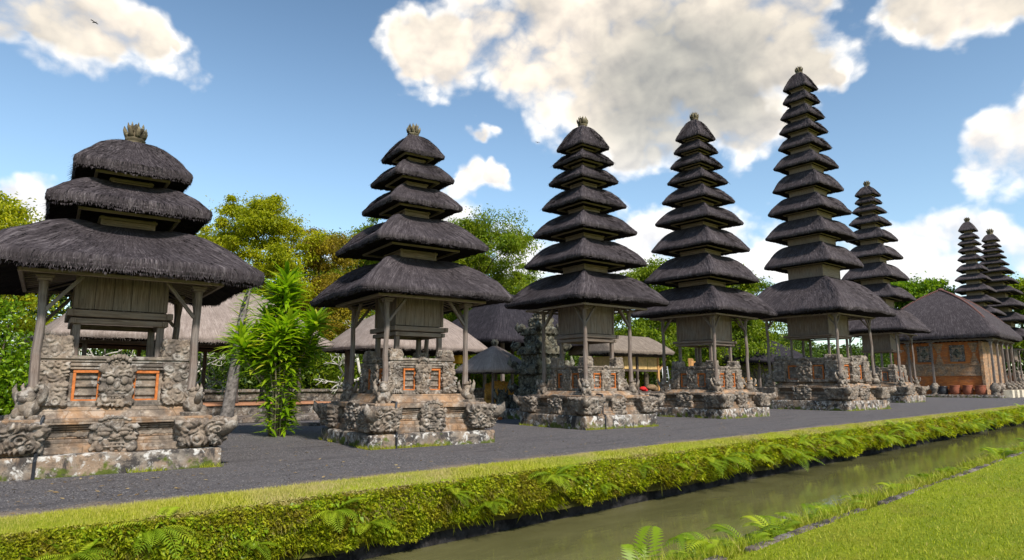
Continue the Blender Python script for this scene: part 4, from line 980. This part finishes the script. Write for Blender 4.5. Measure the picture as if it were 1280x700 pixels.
# dark roof beyond the tallest shrine
P6 = thing('thatched_pavilion', 'low dark thatched pavilion glimpsed under the cabin of the tallest shrine', 'pavilion', (80, 40, 0))
put_roof(roof_mesh(7, 5, 2.5, .4, 7.6, 4.2, .4, 306, 0, 9., .0, 80, .25, 1.8, .8, .5, hip=.25), M['thatchblack'], P6)
for x in (-5.4, -1.8, 1.8, 5.4): post_(P6, x, -3.4, 0, 4.3, .12, M['post'])
m = MB(); m.box((0, 1, 2), (9, 3, 4), .05); m.build('wall', M['darkstone'], P6)

# carved stone tower behind the seven-tiered shrine
TW = thing('carved_stone_tower', 'tall dark carved stone shrine tower with mossy stepped base behind the seven-tiered shrine', 'tower', (22.9, 22.3, 0), R_(-6))
m = MB(); m.stone((-.2, 0, .22), (3.4, 3.0, .46), 26, .04, .04, 2, 51); m.build('plinth_slab', M['slab'], TW, True)
lv = [(.45, 1.0, 2.4), (.95, 1.35, 1.9), (1.3, 2.2, 1.55), (2.1, 2.45, 1.9), (2.4, 3.1, 1.35), (3.05, 3.35, 1.7), (3.3, 4.1, 1.15), (4.0, 4.25, 1.4), (4.2, 4.75, .85), (4.7, 5.1, .5)]
for i, (a0, a1, w) in enumerate(lv):
    m = MB(); m.stone((0, 0, (a0 + a1) / 2), (w, w, a1 - a0 + .04), 26, .04, .03, 4, 52 + i, .10, .10); o = m.build('tower_tier', M['darkstone'], TW, True)
    if i in (1, 3, 5, 7):
        for k in range(4):
            m = MB(); face(m, k); h_ = .5 if i < 4 else .34
            m.tube([(-w / 2, -w / 2, a1 - .1), (-w / 2 - .14, -w / 2 - .14, a1 + h_ * .3), (-w / 2 - .10, -w / 2 - .10, a1 + h_)], [.16, .13, .02], 7)
            m.ball((-w / 2 + .04, -w / 2 + .04, a1 + .08), (.2, .2, .2), 7, .06, i + k, 7); m.build('antefix', M['darkstone'], o, True)
for i, (x, y) in enumerate(((-1.45, -1.25), (1.3, -1.25), (-1.5, 1.2))):
    s_ = statue_mb(.95, 300 + i, 9).build('guardian_statue', M['darkstone'], TW, True); s_.location = (x, y, .42)

# low perimeter wall, lawn strip, odd stones
m = MB(); m.stone((20, 41.0, .55), (90, .7, 1.1), 60, .04, .05, .8, 61, maxn=120); m.stone((20, 41.0, 1.18), (90.2, 1.0, .18), 60, .04, .04, .8, 62, maxn=120); m.stone((20, 40.7, .18), (90, .9, .36), 60, .04, .04, .8, 63, maxn=120)
tag(m.build('low_wall', M['wallstone'], None, False), 'long low grey stone wall closing the back of the gravel court', 'wall')
m = MB(); m.stone((-9, 26, .45), (22, .6, .9), 40, .04, .04, 1, 64, maxn=80); m.stone((-9, 26, .98), (22.1, .9, .16), 40, .03, .03, 1, 65, maxn=80)
tag(m.build('low_wall', M['wallstone'], None, False), 'weathered grey stone wall below the leafy shrubs at the far left edge', 'wall')
grid('grass_strip', 15.5, 50, 37.2, 40.2, .006, M['lawn'])
m = MB(); m.stone((0, 0, .05), (1.15, .5, .13), 10, .03, .015, 4, 71); o = m.build('stone_slab', M['kerb'], None, True, (11.9, 24.4, 0)); o.rotation_euler = (0, 0, R_(-38))
tag(o, 'flat grey stone slab lying alone on the gravel right of the dracaena', 'slab')
m = MB(); m.lathe([(.36, 0), (.35, .1), (.30, .26), (.2, .38), (.05, .44)], n=16); m.lathe([(.06, .43), (.08, .47), (.02, .52)], n=10)
tag(m.build('dome_stone', M['pale'], None, True, (20.2, 23.6, 0)), 'pale domed stone on the gravel in front of the small round-roofed pavilion', 'stone')
m = MB(); m.stone((0, 0, .2), (.5, .45, .42), 8, .08, .05, 4, 73); m.stone((0, 0, .5), (.3, .3, .3), 8, .08, .05, 4, 74)
tag(m.build('carved_stone', M['pale'], None, True, (21.0, 23.2, 0)), 'small tan carved stone right of the pale domed stone', 'stone')
m = MB(); m.stone((0, 0, .06), (.5, .3, .13), 6, .02, .01, 5, 75)
tag(m.build('paving_brick', M['orange'], None, False, (20.1, 22.4, 0)), 'orange brick lying on the gravel near the mossy tower base', 'brick')
m = MB(); m.stone((0, 0, .10), (.9, .42, .2), 8, .04, .03, 4, 76)
tag(m.build('boundary_stone', M['pale'], None, True, (8.9, 26.8, 0)), 'long tan stone block on the gravel at the foot of the leaning trunk', 'stone')

# ------------------------------------------------------------------ trees and shrubs
def tree(name, label, x, y, h, cw, cb, mat, bark, seed, nleaf, lsz, tr=.2, limbs=9, lean=(0, 0), fill=.55, cl=1., rz=0, group='trees behind the shrines', cat='tree'):
    """trunk with limbs that split; leaves gather in clumps round the twig ends"""
    r = np.random.default_rng(seed); root = thing(name, label, cat, (x, y, 0), 0, group)
    tk = MB(); th_ = h * .86; top = np.array([lean[0], lean[1], th_])
    ctr = lambda t: np.array([lean[0] * t, lean[1] * t, th_ * t]) + np.array([math.sin(t * 5 + seed), math.cos(t * 4 + seed), 0]) * .03 * h * t
    tk.tube([ctr(t) for t in np.linspace(0, 1, 9)], [tr * (1.35 if i == 0 else 1 - .85 * i / 8) for i in range(9)], 9)
    ends = []
    for i in range(limbs):
        t = cb + (.97 - cb) * (i + .5 * r.random()) / limbs; a = i * 2.4 + r.random() * .7; p0 = ctr(t)
        u = (t - cb) / (1 - cb); reach = cw / 2 * (math.sin(math.pi * min(1, .22 + .75 * u)) ** .7) * (.75 + .35 * r.random())
        up = (.18 + .35 * u) * reach + (.06 * h) * (1 - u) * .6; e = p0 + np.array([math.cos(a) * reach, math.sin(a) * reach, up])
        mid = (p0 + e) / 2 + np.array([0, 0, .12 * reach]); rr = tr * .42 * (1 - .55 * t)
        tk.tube([p0, mid, e], [rr, rr * .6, rr * .25], 6)
        for j in range(6):
            w = .35 + .65 * (j + r.random()) / 6; q0 = (p0 * (1 - w) ** 2 + 2 * mid * w * (1 - w) + e * w * w); b = r.normal(size=3); b[2] = abs(b[2]) * .6 + .1; b /= np.linalg.norm(b)
            q1 = q0 + b * reach * (.22 + .28 * r.random()); tk.tube([q0, (q0 + q1) / 2 + [0, 0, .03 * reach], q1], [rr * .35, rr * .25, rr * .1], 5, False); ends.append(q1); ends.append(q0 * .4 + q1 * .6)
        ends.append(e)
    tk.build('trunk', bark, root, True); ends = np.array(ends)
    ends = np.concatenate([ends, ends[r.integers(0, len(ends), int(len(ends) * fill))] + r.normal(size=(int(len(ends) * fill), 3)) * cw * .07])
    k = r.integers(0, len(ends), nleaf); sz = (.35 + .9 * r.random(len(ends)) ** 1.5)
    off = r.normal(size=(nleaf, 3)) * (cw * .055 * cl * sz[k])[:, None] * [1.25, 1.25, .62]
    V, F, rn = leaves(ends[k] + off, lsz, lsz * .55, seed + 1, 0., None, .22, .35)
    tri_mesh('crown', V, F, mat, root, rn); return root
def shrub(label, x, y, h, w, d, mat, seed, nleaf, lsz, group=None, rz=0, flowers=0, name='shrub'):
    r = np.random.default_rng(seed); root = thing(name, label, 'shrub', (x, y, 0), rz, group); sm = MB(); ends = []
    for i in range(22):
        e = np.array([(r.random() - .5) * w, (r.random() - .5) * d, h * (.25 + .75 * r.random())]); e[2] *= 1 - .35 * (abs(e[0]) / (w / 2)) ** 2
        b0 = np.array([e[0] * .35, e[1] * .35, 0]); sm.tube([b0, (b0 + e) / 2 + [0, 0, .1], e], [.05, .035, .012], 5, False)
        for t in (.35, .55, .75, .9, 1.): ends.append(b0 * (1 - t) + e * t)
    sm.build('stem', M['darkbark'], root, True); ends = np.array(ends); k = r.integers(0, len(ends), nleaf)
    C = ends[k] + r.normal(size=(nleaf, 3)) * [w * .085, d * .12, h * .07]; C[:, 2] = np.abs(C[:, 2]) + .03
    V, F, rn = leaves(C, lsz, lsz * .5, seed + 2, .1, None, .2, .3); tri_mesh('foliage', V, F, mat, root, rn)
    if flowers:
        kk = r.integers(0, len(ends), flowers); C = ends[kk] + r.normal(size=(flowers, 3)) * [w * .09, d * .12, h * .06] + [0, -.2, .1]
        V, F, rn = leaves(C, .2, .2, seed + 3); tri_mesh('flowers', V, F, M['flower'], root, rn)
    return root
tree('leafy_tree', 'tall yellow green tree right of the three-tiered shrine roof', 17.5, 45, 16.2, 8.2, .24, M['leafyellow'], M['darkbark'], 401, 87400, 0.17, .28, 16, cl=.95)
tree('leafy_tree', 'thinner yellow brown tree just right of the tall yellow green one', 23.5, 47, 14.6, 7.0, .22, M['leafbrown'], M['darkbark'], 402, 45600, 0.17, .2, 14, fill=.8, cl=1.)
tree('leafy_tree', 'dark green tree top showing behind the left side of the five-tiered shrine', 33, 58, 18.6, 11, .25, M['leafgreen'], M['darkbark'], 403, 43200, 0.25, .3, 11)
tree('leafy_tree', 'broad spreading green tree with open branches behind the right of the five-tiered shrine', 39.3, 46, 17.8, 12.5, .36, M['leafgreen'], M['darkbark'], 404, 64600, 0.22, .34, 13, cl=.85)
tree('leafy_tree', 'dark leafy tree left of the nine-tiered shrine, behind the thatched shed', 58, 41, 15.5, 10, .12, M['leafgreen'], M['darkbark'], 405, 44200, 0.29, .3, 14, cl=1.2)
tree('leafy_tree', 'dense green tree between the nine-tiered and the tallest shrine', 74, 41.5, 17.5, 12, .10, M['leafgreen'], M['darkbark'], 406, 47600, 0.32, .35, 14, cl=1.2)
tree('leafy_tree', 'low bushy tree with thin crown behind the seven-tiered shrine', 49, 52, 12.5, 10, .2, M['leafgreen'], M['darkbark'], 407, 27200, 0.27, .25, 12)
tree('leafy_tree', 'sparse twiggy tree with yellowing leaves behind the left end of the first shrine roof', 2.6, 38, 11.3, 6.5, .35, M['leafyellow'], M['darkbark'], 408, 13500, 0.17, .18, 12, fill=.3)
tree('leafy_tree', 'bright green tree beyond the left slope of the brick hall roof', 121, 33.5, 20.6, 13, .3, M['leafbright'], M['darkbark'], 409, 25500, 0.54, .4, 12)
tree('leafy_tree', 'dark green tree at the right edge beyond the far shrines', 176, 27, 27.5, 16, .25, M['leafgreen'], M['darkbark'], 410, 22400, 0.71, .5, 12)
tree('leafy_tree', 'tree filling the gap between the two far shrines and the brick hall roof', 150, 36, 19, 17, .2, M['leafgreen'], M['darkbark'], 411, 20800, 0.64, .4, 12)
tree('leafy_tree', 'rounded green tree seen under the roof of the tallest shrine', 88, 47, 13, 13, .10, M['leafgreen'], M['darkbark'], 412, 25500, 0.40, .3, 12, cl=1.2)
# near shrubs at the left edge and the hedge of shrubs beyond the wall
for i, (x, y, h, w, lab) in enumerate(((-.6, 29.5, 4.6, 3.4, 'bright green large leaved shrub at the left edge behind the first shrine'), (2.4, 30, 4.8, 3.4, 'bright green large leaved shrub seen between the first shrine post and its cabin'),
                                       (-4.2, 29, 4.4, 3.2, 'bright green shrub outermost at the left edge of the picture'))):
    shrub(lab, x, y, h, w, 2.2, M['leafbright'], 420 + i, 9000, .20, 'shrubs above the left stone wall')
HG = 'dark shrubs beyond the low stone wall'
hl_ = [(9, 44.5, 5.2, 'dark shrub behind the posts of the long pavilion', 0), (14.5, 44, 5.6, 'dark shrub just behind the leaning trunk', 0), (19.5, 44.5, 5.8, 'dark shrub behind the dracaena, between the two pavilions', 0),
       (25, 44, 6.4, 'shrub with scattered red flowers left of the five-tiered shrine', 60), (31, 45, 6.4, 'shrub behind the cabin of the five-tiered shrine', 0), (35.5, 43.5, 7.6, 'tall shrub covered in red flowers right of the five-tiered shrine', 160),
       (42.5, 44.5, 6.8, 'pale green shrub behind the black thatched pavilion', 0), (50, 43.5, 5.2, 'shrub in the gap under the cabin of the seven-tiered shrine', 0), (57, 44.5, 5.8, 'yellowish shrub below the thatched shed', 0), (66, 45, 6.5, 'shrub behind the altar of the nine-tiered shrine', 0), (82, 45, 9, 'shrub seen below the cabin of the tallest shrine', 0), (99, 43, 10, 'shrub farthest along the wall, behind the nine-tiered shrine by the hall', 0)]
for i, (x, y, h, lab, fl) in enumerate(hl_):
    shrub(lab, x, y, h, 7.5, 3.2, M['leafyellow'] if i == 8 else M['leafgreen'] if i in (5, 6, 3) else M['leafdark'], 440 + i, 9000, .30, HG, 0, fl)
# far treeline closes the court
r = np.random.default_rng(77); n = 80000; X_ = -40 + 300 * r.random(n); hgt = 9 + 6 * fbm(np.stack([X_ * .12, X_ * 0, X_ * 0], 1), 5, 3)
C = np.stack([X_, 68 + 5 * r.random(n), hgt * r.random(n) ** .7], 1); V, F, rn = leaves(C, .75, .45, 78)
tag(tri_mesh('tree_line', V, F, M['leafdark'], rnd=rn), 'dark continuous wood far behind the shrines', 'wood', kind='stuff')
C = np.stack([232 + 6 * r.random(12000), -40 + 110 * r.random(12000), 9 * r.random(12000) ** .7], 1); V, F, rn = leaves(C, 1.1, .7, 79)
tag(tri_mesh('tree_line', V, F, M['leafdark'], rnd=rn), 'dark wood at the far end of the moat', 'wood', kind='stuff')

def frangipani(label, x, y, h, seed, w=2.6):
    r = np.random.default_rng(seed); root = thing('frangipani_tree', label, 'tree', (x, y, 0), 0, 'bare white frangipani trees'); m = MB(); tips = []
    def grow(p, d, ln, rad, lv):
        q = p + d * ln; mid = (p + q) / 2 + r.normal(size=3) * .06 * ln; m.tube([p, mid, q], [rad, rad * .85, rad * .7], 7)
        if lv == 0: tips.append(q); return
        for k in range(2 + (r.random() < .6)):
            nd = d + r.normal(size=3) * .62; nd[2] += .12; nd /= np.linalg.norm(nd); grow(q, nd, ln * .74, rad * .66, lv - 1)
    for k in range(2): grow(np.array([.1 * k, 0, 0]), np.array([.35 * (-1) ** k, .0, .95]), h * .30, .085 * h / 3, 5)
    m.build('trunk', M['palebark'], root, True); tips = np.array(tips); k = r.integers(0, len(tips), 700)
    V, F, rn = leaves(tips[k] + r.normal(size=(700, 3)) * .10, .20, .06, seed, .3); tri_mesh('crown', V, F, M['leafbright'], root, rn)
frangipani('bare white branched frangipani between the first shrine post and the leaning trunk', 11.2, 38.3, 4.4, 500)
frangipani('bare white frangipani left of the five-tiered shrine, beyond the low wall', 25.6, 42.4, 7.0, 503)
frangipani('pale frangipani branches glimpsed left of the first shrine cabin', 6.2, 38.5, 5.2, 507)

# leaning trunk
LT = thing('palm_like_tree', 'leaning grey trunk with lichen and small leaf tufts left of the dracaena', 'tree', (9.55, 26.3, 0))
m = MB(); pts = [(0, 0, -.1), (.02, 0, .25), (.06, 0, .6), (.14, 0, 1.5), (.24, 0, 2.6), (.34, .05, 3.7), (.46, .1, 4.6), (.58, .1, 5.2), (.7, .1, 5.6)]
m.tube(pts, [.36, .27, .23, .21, .185, .165, .14, .10, .06], 12); m.tube([(.24, 0, 2.6), (.46, .2, 3.5), (.5, .3, 4.2)], [.09, .07, .04], 7); m.build('trunk', M['bark'], LT, True)
def ribbon(p0, d, ln, wd, droop, rg_, seg=4):
    """arched strap leaf, two folded strips"""
    d = d / np.linalg.norm(d); s = np.cross(d, [0, 0, 1.]); s = s / (np.linalg.norm(s) + 1e-6); V = []
    for i in range(seg + 1):
        t = i / seg; c = p0 + d * ln * t - np.array([0, 0, 1.]) * droop * ln * t * t; w = wd * (math.sin(math.pi * (.12 + .88 * t) ** .8) + .05) if i < seg else .002
        n = np.cross(s, d); V += [c - s * w / 2 + n * w * .18, c - n * 0, c + s * w / 2 + n * w * .18]
    F = []
    for i in range(seg):
        a = i * 3; F += [(a, a + 1, a + 4, a + 3), (a + 1, a + 2, a + 5, a + 4)]
    return np.array(V), np.array(F), np.full(len(V), rg_.random())
def rosette(c, n, ln, wd, r, up=.5, axis=None):
    o = []
    for i in range(n):
        a = i * 2.4 + r.random(); e = up * (1.5 - 1.9 * i / n) + .15 * r.normal(); d = np.array([math.cos(a), math.sin(a), e])
        if axis is not None: d += axis
        o.append(ribbon(np.array(c) + [0, 0, -.25 * i / n], d, ln * (.7 + .5 * r.random()), wd, .10 + .32 * r.random() ** 1.5, r))
    return o
r = np.random.default_rng(88); ls = []
for c in ((.45, .05, 4.15), (.5, .3, 4.25), (.2, -.1, 3.2), (.3, -.2, 2.75), (.5, .1, 4.8), (.62, .1, 5.35), (.7, .1, 5.65)): ls += rosette(c, 24, .7, .07, r, .5)
tri_mesh('foliage', *join_arr(ls)[:2], M['dracaena'], LT, join_arr(ls)[2])
# dracaena clump
DC = thing('dracaena_clump', 'tall clump of dracaena with bright strap leaves on thin canes between first two shrines', 'plant', (8.98, 20.3, 0))
sm = MB(); ls = []
for i in range(22):
    a = i * 2.4; rb = .08 + .20 * (i / 22.) ** .5; b0 = np.array([math.cos(a) * rb, math.sin(a) * rb, 0]); sp = (.2 + .8 * r.random()) * 1.25; hh = 2.5 + 2.3 * r.random() * (1.1 - .5 * sp / 1.25)
    if i < 4: sp = .15; hh = 4.3 + .25 * i
    e = np.array([math.cos(a) * sp, math.sin(a) * sp, hh]); mid = b0 * .8 + e * .2; mid[2] = hh * .5; q = np.stack([b0, mid, e * .8 + mid * .2 * [1, 1, 1] * [1, 1, 1], e]); q[2, 2] = hh * .8
    sm.tube(q, [.030, .026, .022, .018], 6); ls += rosette(e, 40, .82, .13, r, .8, np.array([math.cos(a) * .15, math.sin(a) * .15, .15]))
    for w in (.55, .72, .87): c = q[1] * (1 - w) + q[3] * w; ls += rosette(c, 15, .66, .13, r, .6)
for i in range(80):
    a = r.random() * 6.28; z = .2 + 2.6 * r.random() ** .8; c = np.array([math.cos(a) * (.3 + .1 * z), math.sin(a) * (.3 + .1 * z), z]); ls += rosette(c, 8, .44, .095, r, .35)
sm.build('stem', M['canebark'], DC, True); V, F, rn = join_arr(ls); tri_mesh('foliage', V, F, M['dracaena'], DC, rn)

# ------------------------------------------------------------------ ferns
def fern_arr(seed, n=9, ln=.5, wd=.13, up=.8, out=-.6):
    r = np.random.default_rng(seed); o = []
    for i in range(n):
        a = i * 2.4 + r.random() * .5; d = np.array([math.cos(a), math.sin(a) + out, up * (.6 + .7 * r.random())]); d /= np.linalg.norm(d); L = ln * (.6 + .6 * r.random()); s = np.cross(d, [0, 0, 1.]); s /= np.linalg.norm(s); dr = .45 + .4 * r.random(); rr = r.random()
        K = 20; P = [d * L * t - np.array([0, 0, 1.]) * dr * L * t * t for t in np.linspace(0, 1, K)]
        for k in range(1, K):
            t = k / (K - 1.); w = wd * (math.sin(math.pi * min(1., .18 + .82 * t)) ** .75) * (1 if t < .97 else .3) + .005; tg = P[k] - P[k - 1]; tg /= np.linalg.norm(tg); n_ = np.cross(s, tg)
            for q in (-1, 1):
                b = P[k]; tip = b + q * s * w + tg * w * .45 - n_ * 0 - np.array([0, 0, .18 * w]); hw = L / K * .26
                o.append((np.array([b - tg * hw, b + q * s * w * .5 + tg * w * .08 - tg * hw * .9, tip, b + q * s * w * .45 + tg * (hw + w * .10)]), np.array([[0, 1, 2, 3]]), np.full(4, rr)))
            o.append((np.array([P[k - 1] - s * .003, P[k - 1] + s * .003, P[k] + s * .002, P[k] - s * .002]), np.array([[0, 1, 2, 3]]), np.full(4, rr)))
    return join_arr(o)
fm = [fern_arr(600 + i, 7 + i, .52 + .06 * i, .10 + .012 * i) for i in range(4)]
FG = 'ferns growing from the far moat bank'; first = []
for i in range(4):
    V, F, rn = fm[i]; o = tri_mesh('fern', V, F, M['fern'], None, rn); first.append(tag(o, 'bright green fern arching out of the mossy far bank of the moat', 'fern', FG))
r = np.random.default_rng(99); spots = [(1.7, -.35), (2.6, -.2), (3.8, -.55), (5.0, -.3), (5.6, -.55), (7.2, -.25), (8.0, -.5), (9.6, -.2), (10.4, -.3), (11.2, -.5), (12.8, -.3), (14, -.35), (14.8, -.5)]
x = 15.4
while x < 62: spots.append((x, -.05 - .65 * r.random())); x += .25 + 1.3 * r.random() ** 2 + x * .012
for i, (x, z) in enumerate(spots):
    o = first[i] if i < 4 else first[i % 4].copy()
    if i >= 4: COL.objects.link(o)
    y = float(bulge(np.array([[x]]), np.array([[z]]))[0, 0]); o.location = (x, y - .13, z); o.rotation_euler = (0, 0, (r.random() - .5) * 1.9); o.scale = (.6 + .8 * r.random() + (.3 if x > 16 else 0),) * 3
KG = 'ferns growing between the kerb and the water'; f2 = [fern_arr(620 + i, 9 + i, .50 + .06 * i, .10, 1.5, .1) for i in range(3)]; first = []
for i in range(3):
    V, F, rn = f2[i]; o = tri_mesh('fern', V, F, M['fern'], None, rn); first.append(tag(o, 'light green fern rooted between the kerb stones and the water', 'fern', KG))
kx = [6.9, 7.3, 7.9, 8.3, 8.7, 9.3, 10.4, 10.8, 11.3, 11.8, 13.0, 14.6, 16.2, 16.8, 18.6, 21, 23.5, 24.2, 27, 30, 34]
for i, x in enumerate(kx):
    o = first[i] if i < 3 else first[i % 3].copy()
    if i >= 3: COL.objects.link(o)
    y = 4.40 + .35 * r.random(); o.location = (x, y, LZ - .13 - (y - 4.2) * .2); o.rotation_euler = (0, 0, r.random() * 6.28); o.scale = (1.0 + .7 * r.random(),) * 3
# one tall upright frond at the lower edge
o_ = []
V, F, rn = fern_arr(640, 4, 1.7, .26, 3.2, .0); o = tri_mesh('fern', V, F, M['fern'], None, rn); o.location = (7.35, 5.35, -1.12); o.scale = (.84, .84, .9)
tag(o, 'tall single upright fern frond standing at the water, lower middle', 'fern')
# broad leaved weed at lower left
r = np.random.default_rng(7); ls = []
for c, n_, L in (((0, 0, 0), 9, .38), ((.5, -.05, -.15), 7, .3), ((-.35, 0, .1), 8, .3)): ls += rosette(c, n_, L, .12, r, .6, np.array([0, -.5, .2]))
V, F, rn = join_arr(ls); o = tri_mesh('broad_leaf_weed', V, F, M['fern'], None, rn); o.location = (1.75, 9.12, -.45)
tag(o, 'broad leaved light green weed on the bank at the lower left', 'weed')

# ------------------------------------------------------------------ birds
def bird(label, px, py, dist, span, rz):
    p = np.array([0, 0, EYE]) + pdir(px, py) * dist; B = thing('bird', label, 'bird', tuple(p), rz, 'birds in flight')
    m = MB(); m.ball((0, 0, 0), (span * .22, span * .06, span * .06), 8); m.ball((span * .22, 0, .01), span * .05, 6); m.tube([(-span * .18, 0, 0), (-span * .36, 0, .01)], [span * .04, span * .015], 5); m.build('body', M['bird'], B, True)
    for q in (-1, 1):
        m = MB(); m.stone((0, q * span * .26, span * .06), (span * .15, span * .46, span * .02), 6, .004, 0, 1, 0); m.build('wing', M['bird'], B, True)
bird('dark bird flying against the cloud at upper left', 118, 28, 70, .75, 2.2)
bird('tiny dark bird in the blue left of the seven-tiered shrine top', 672, 178, 80, .55, 1.2)
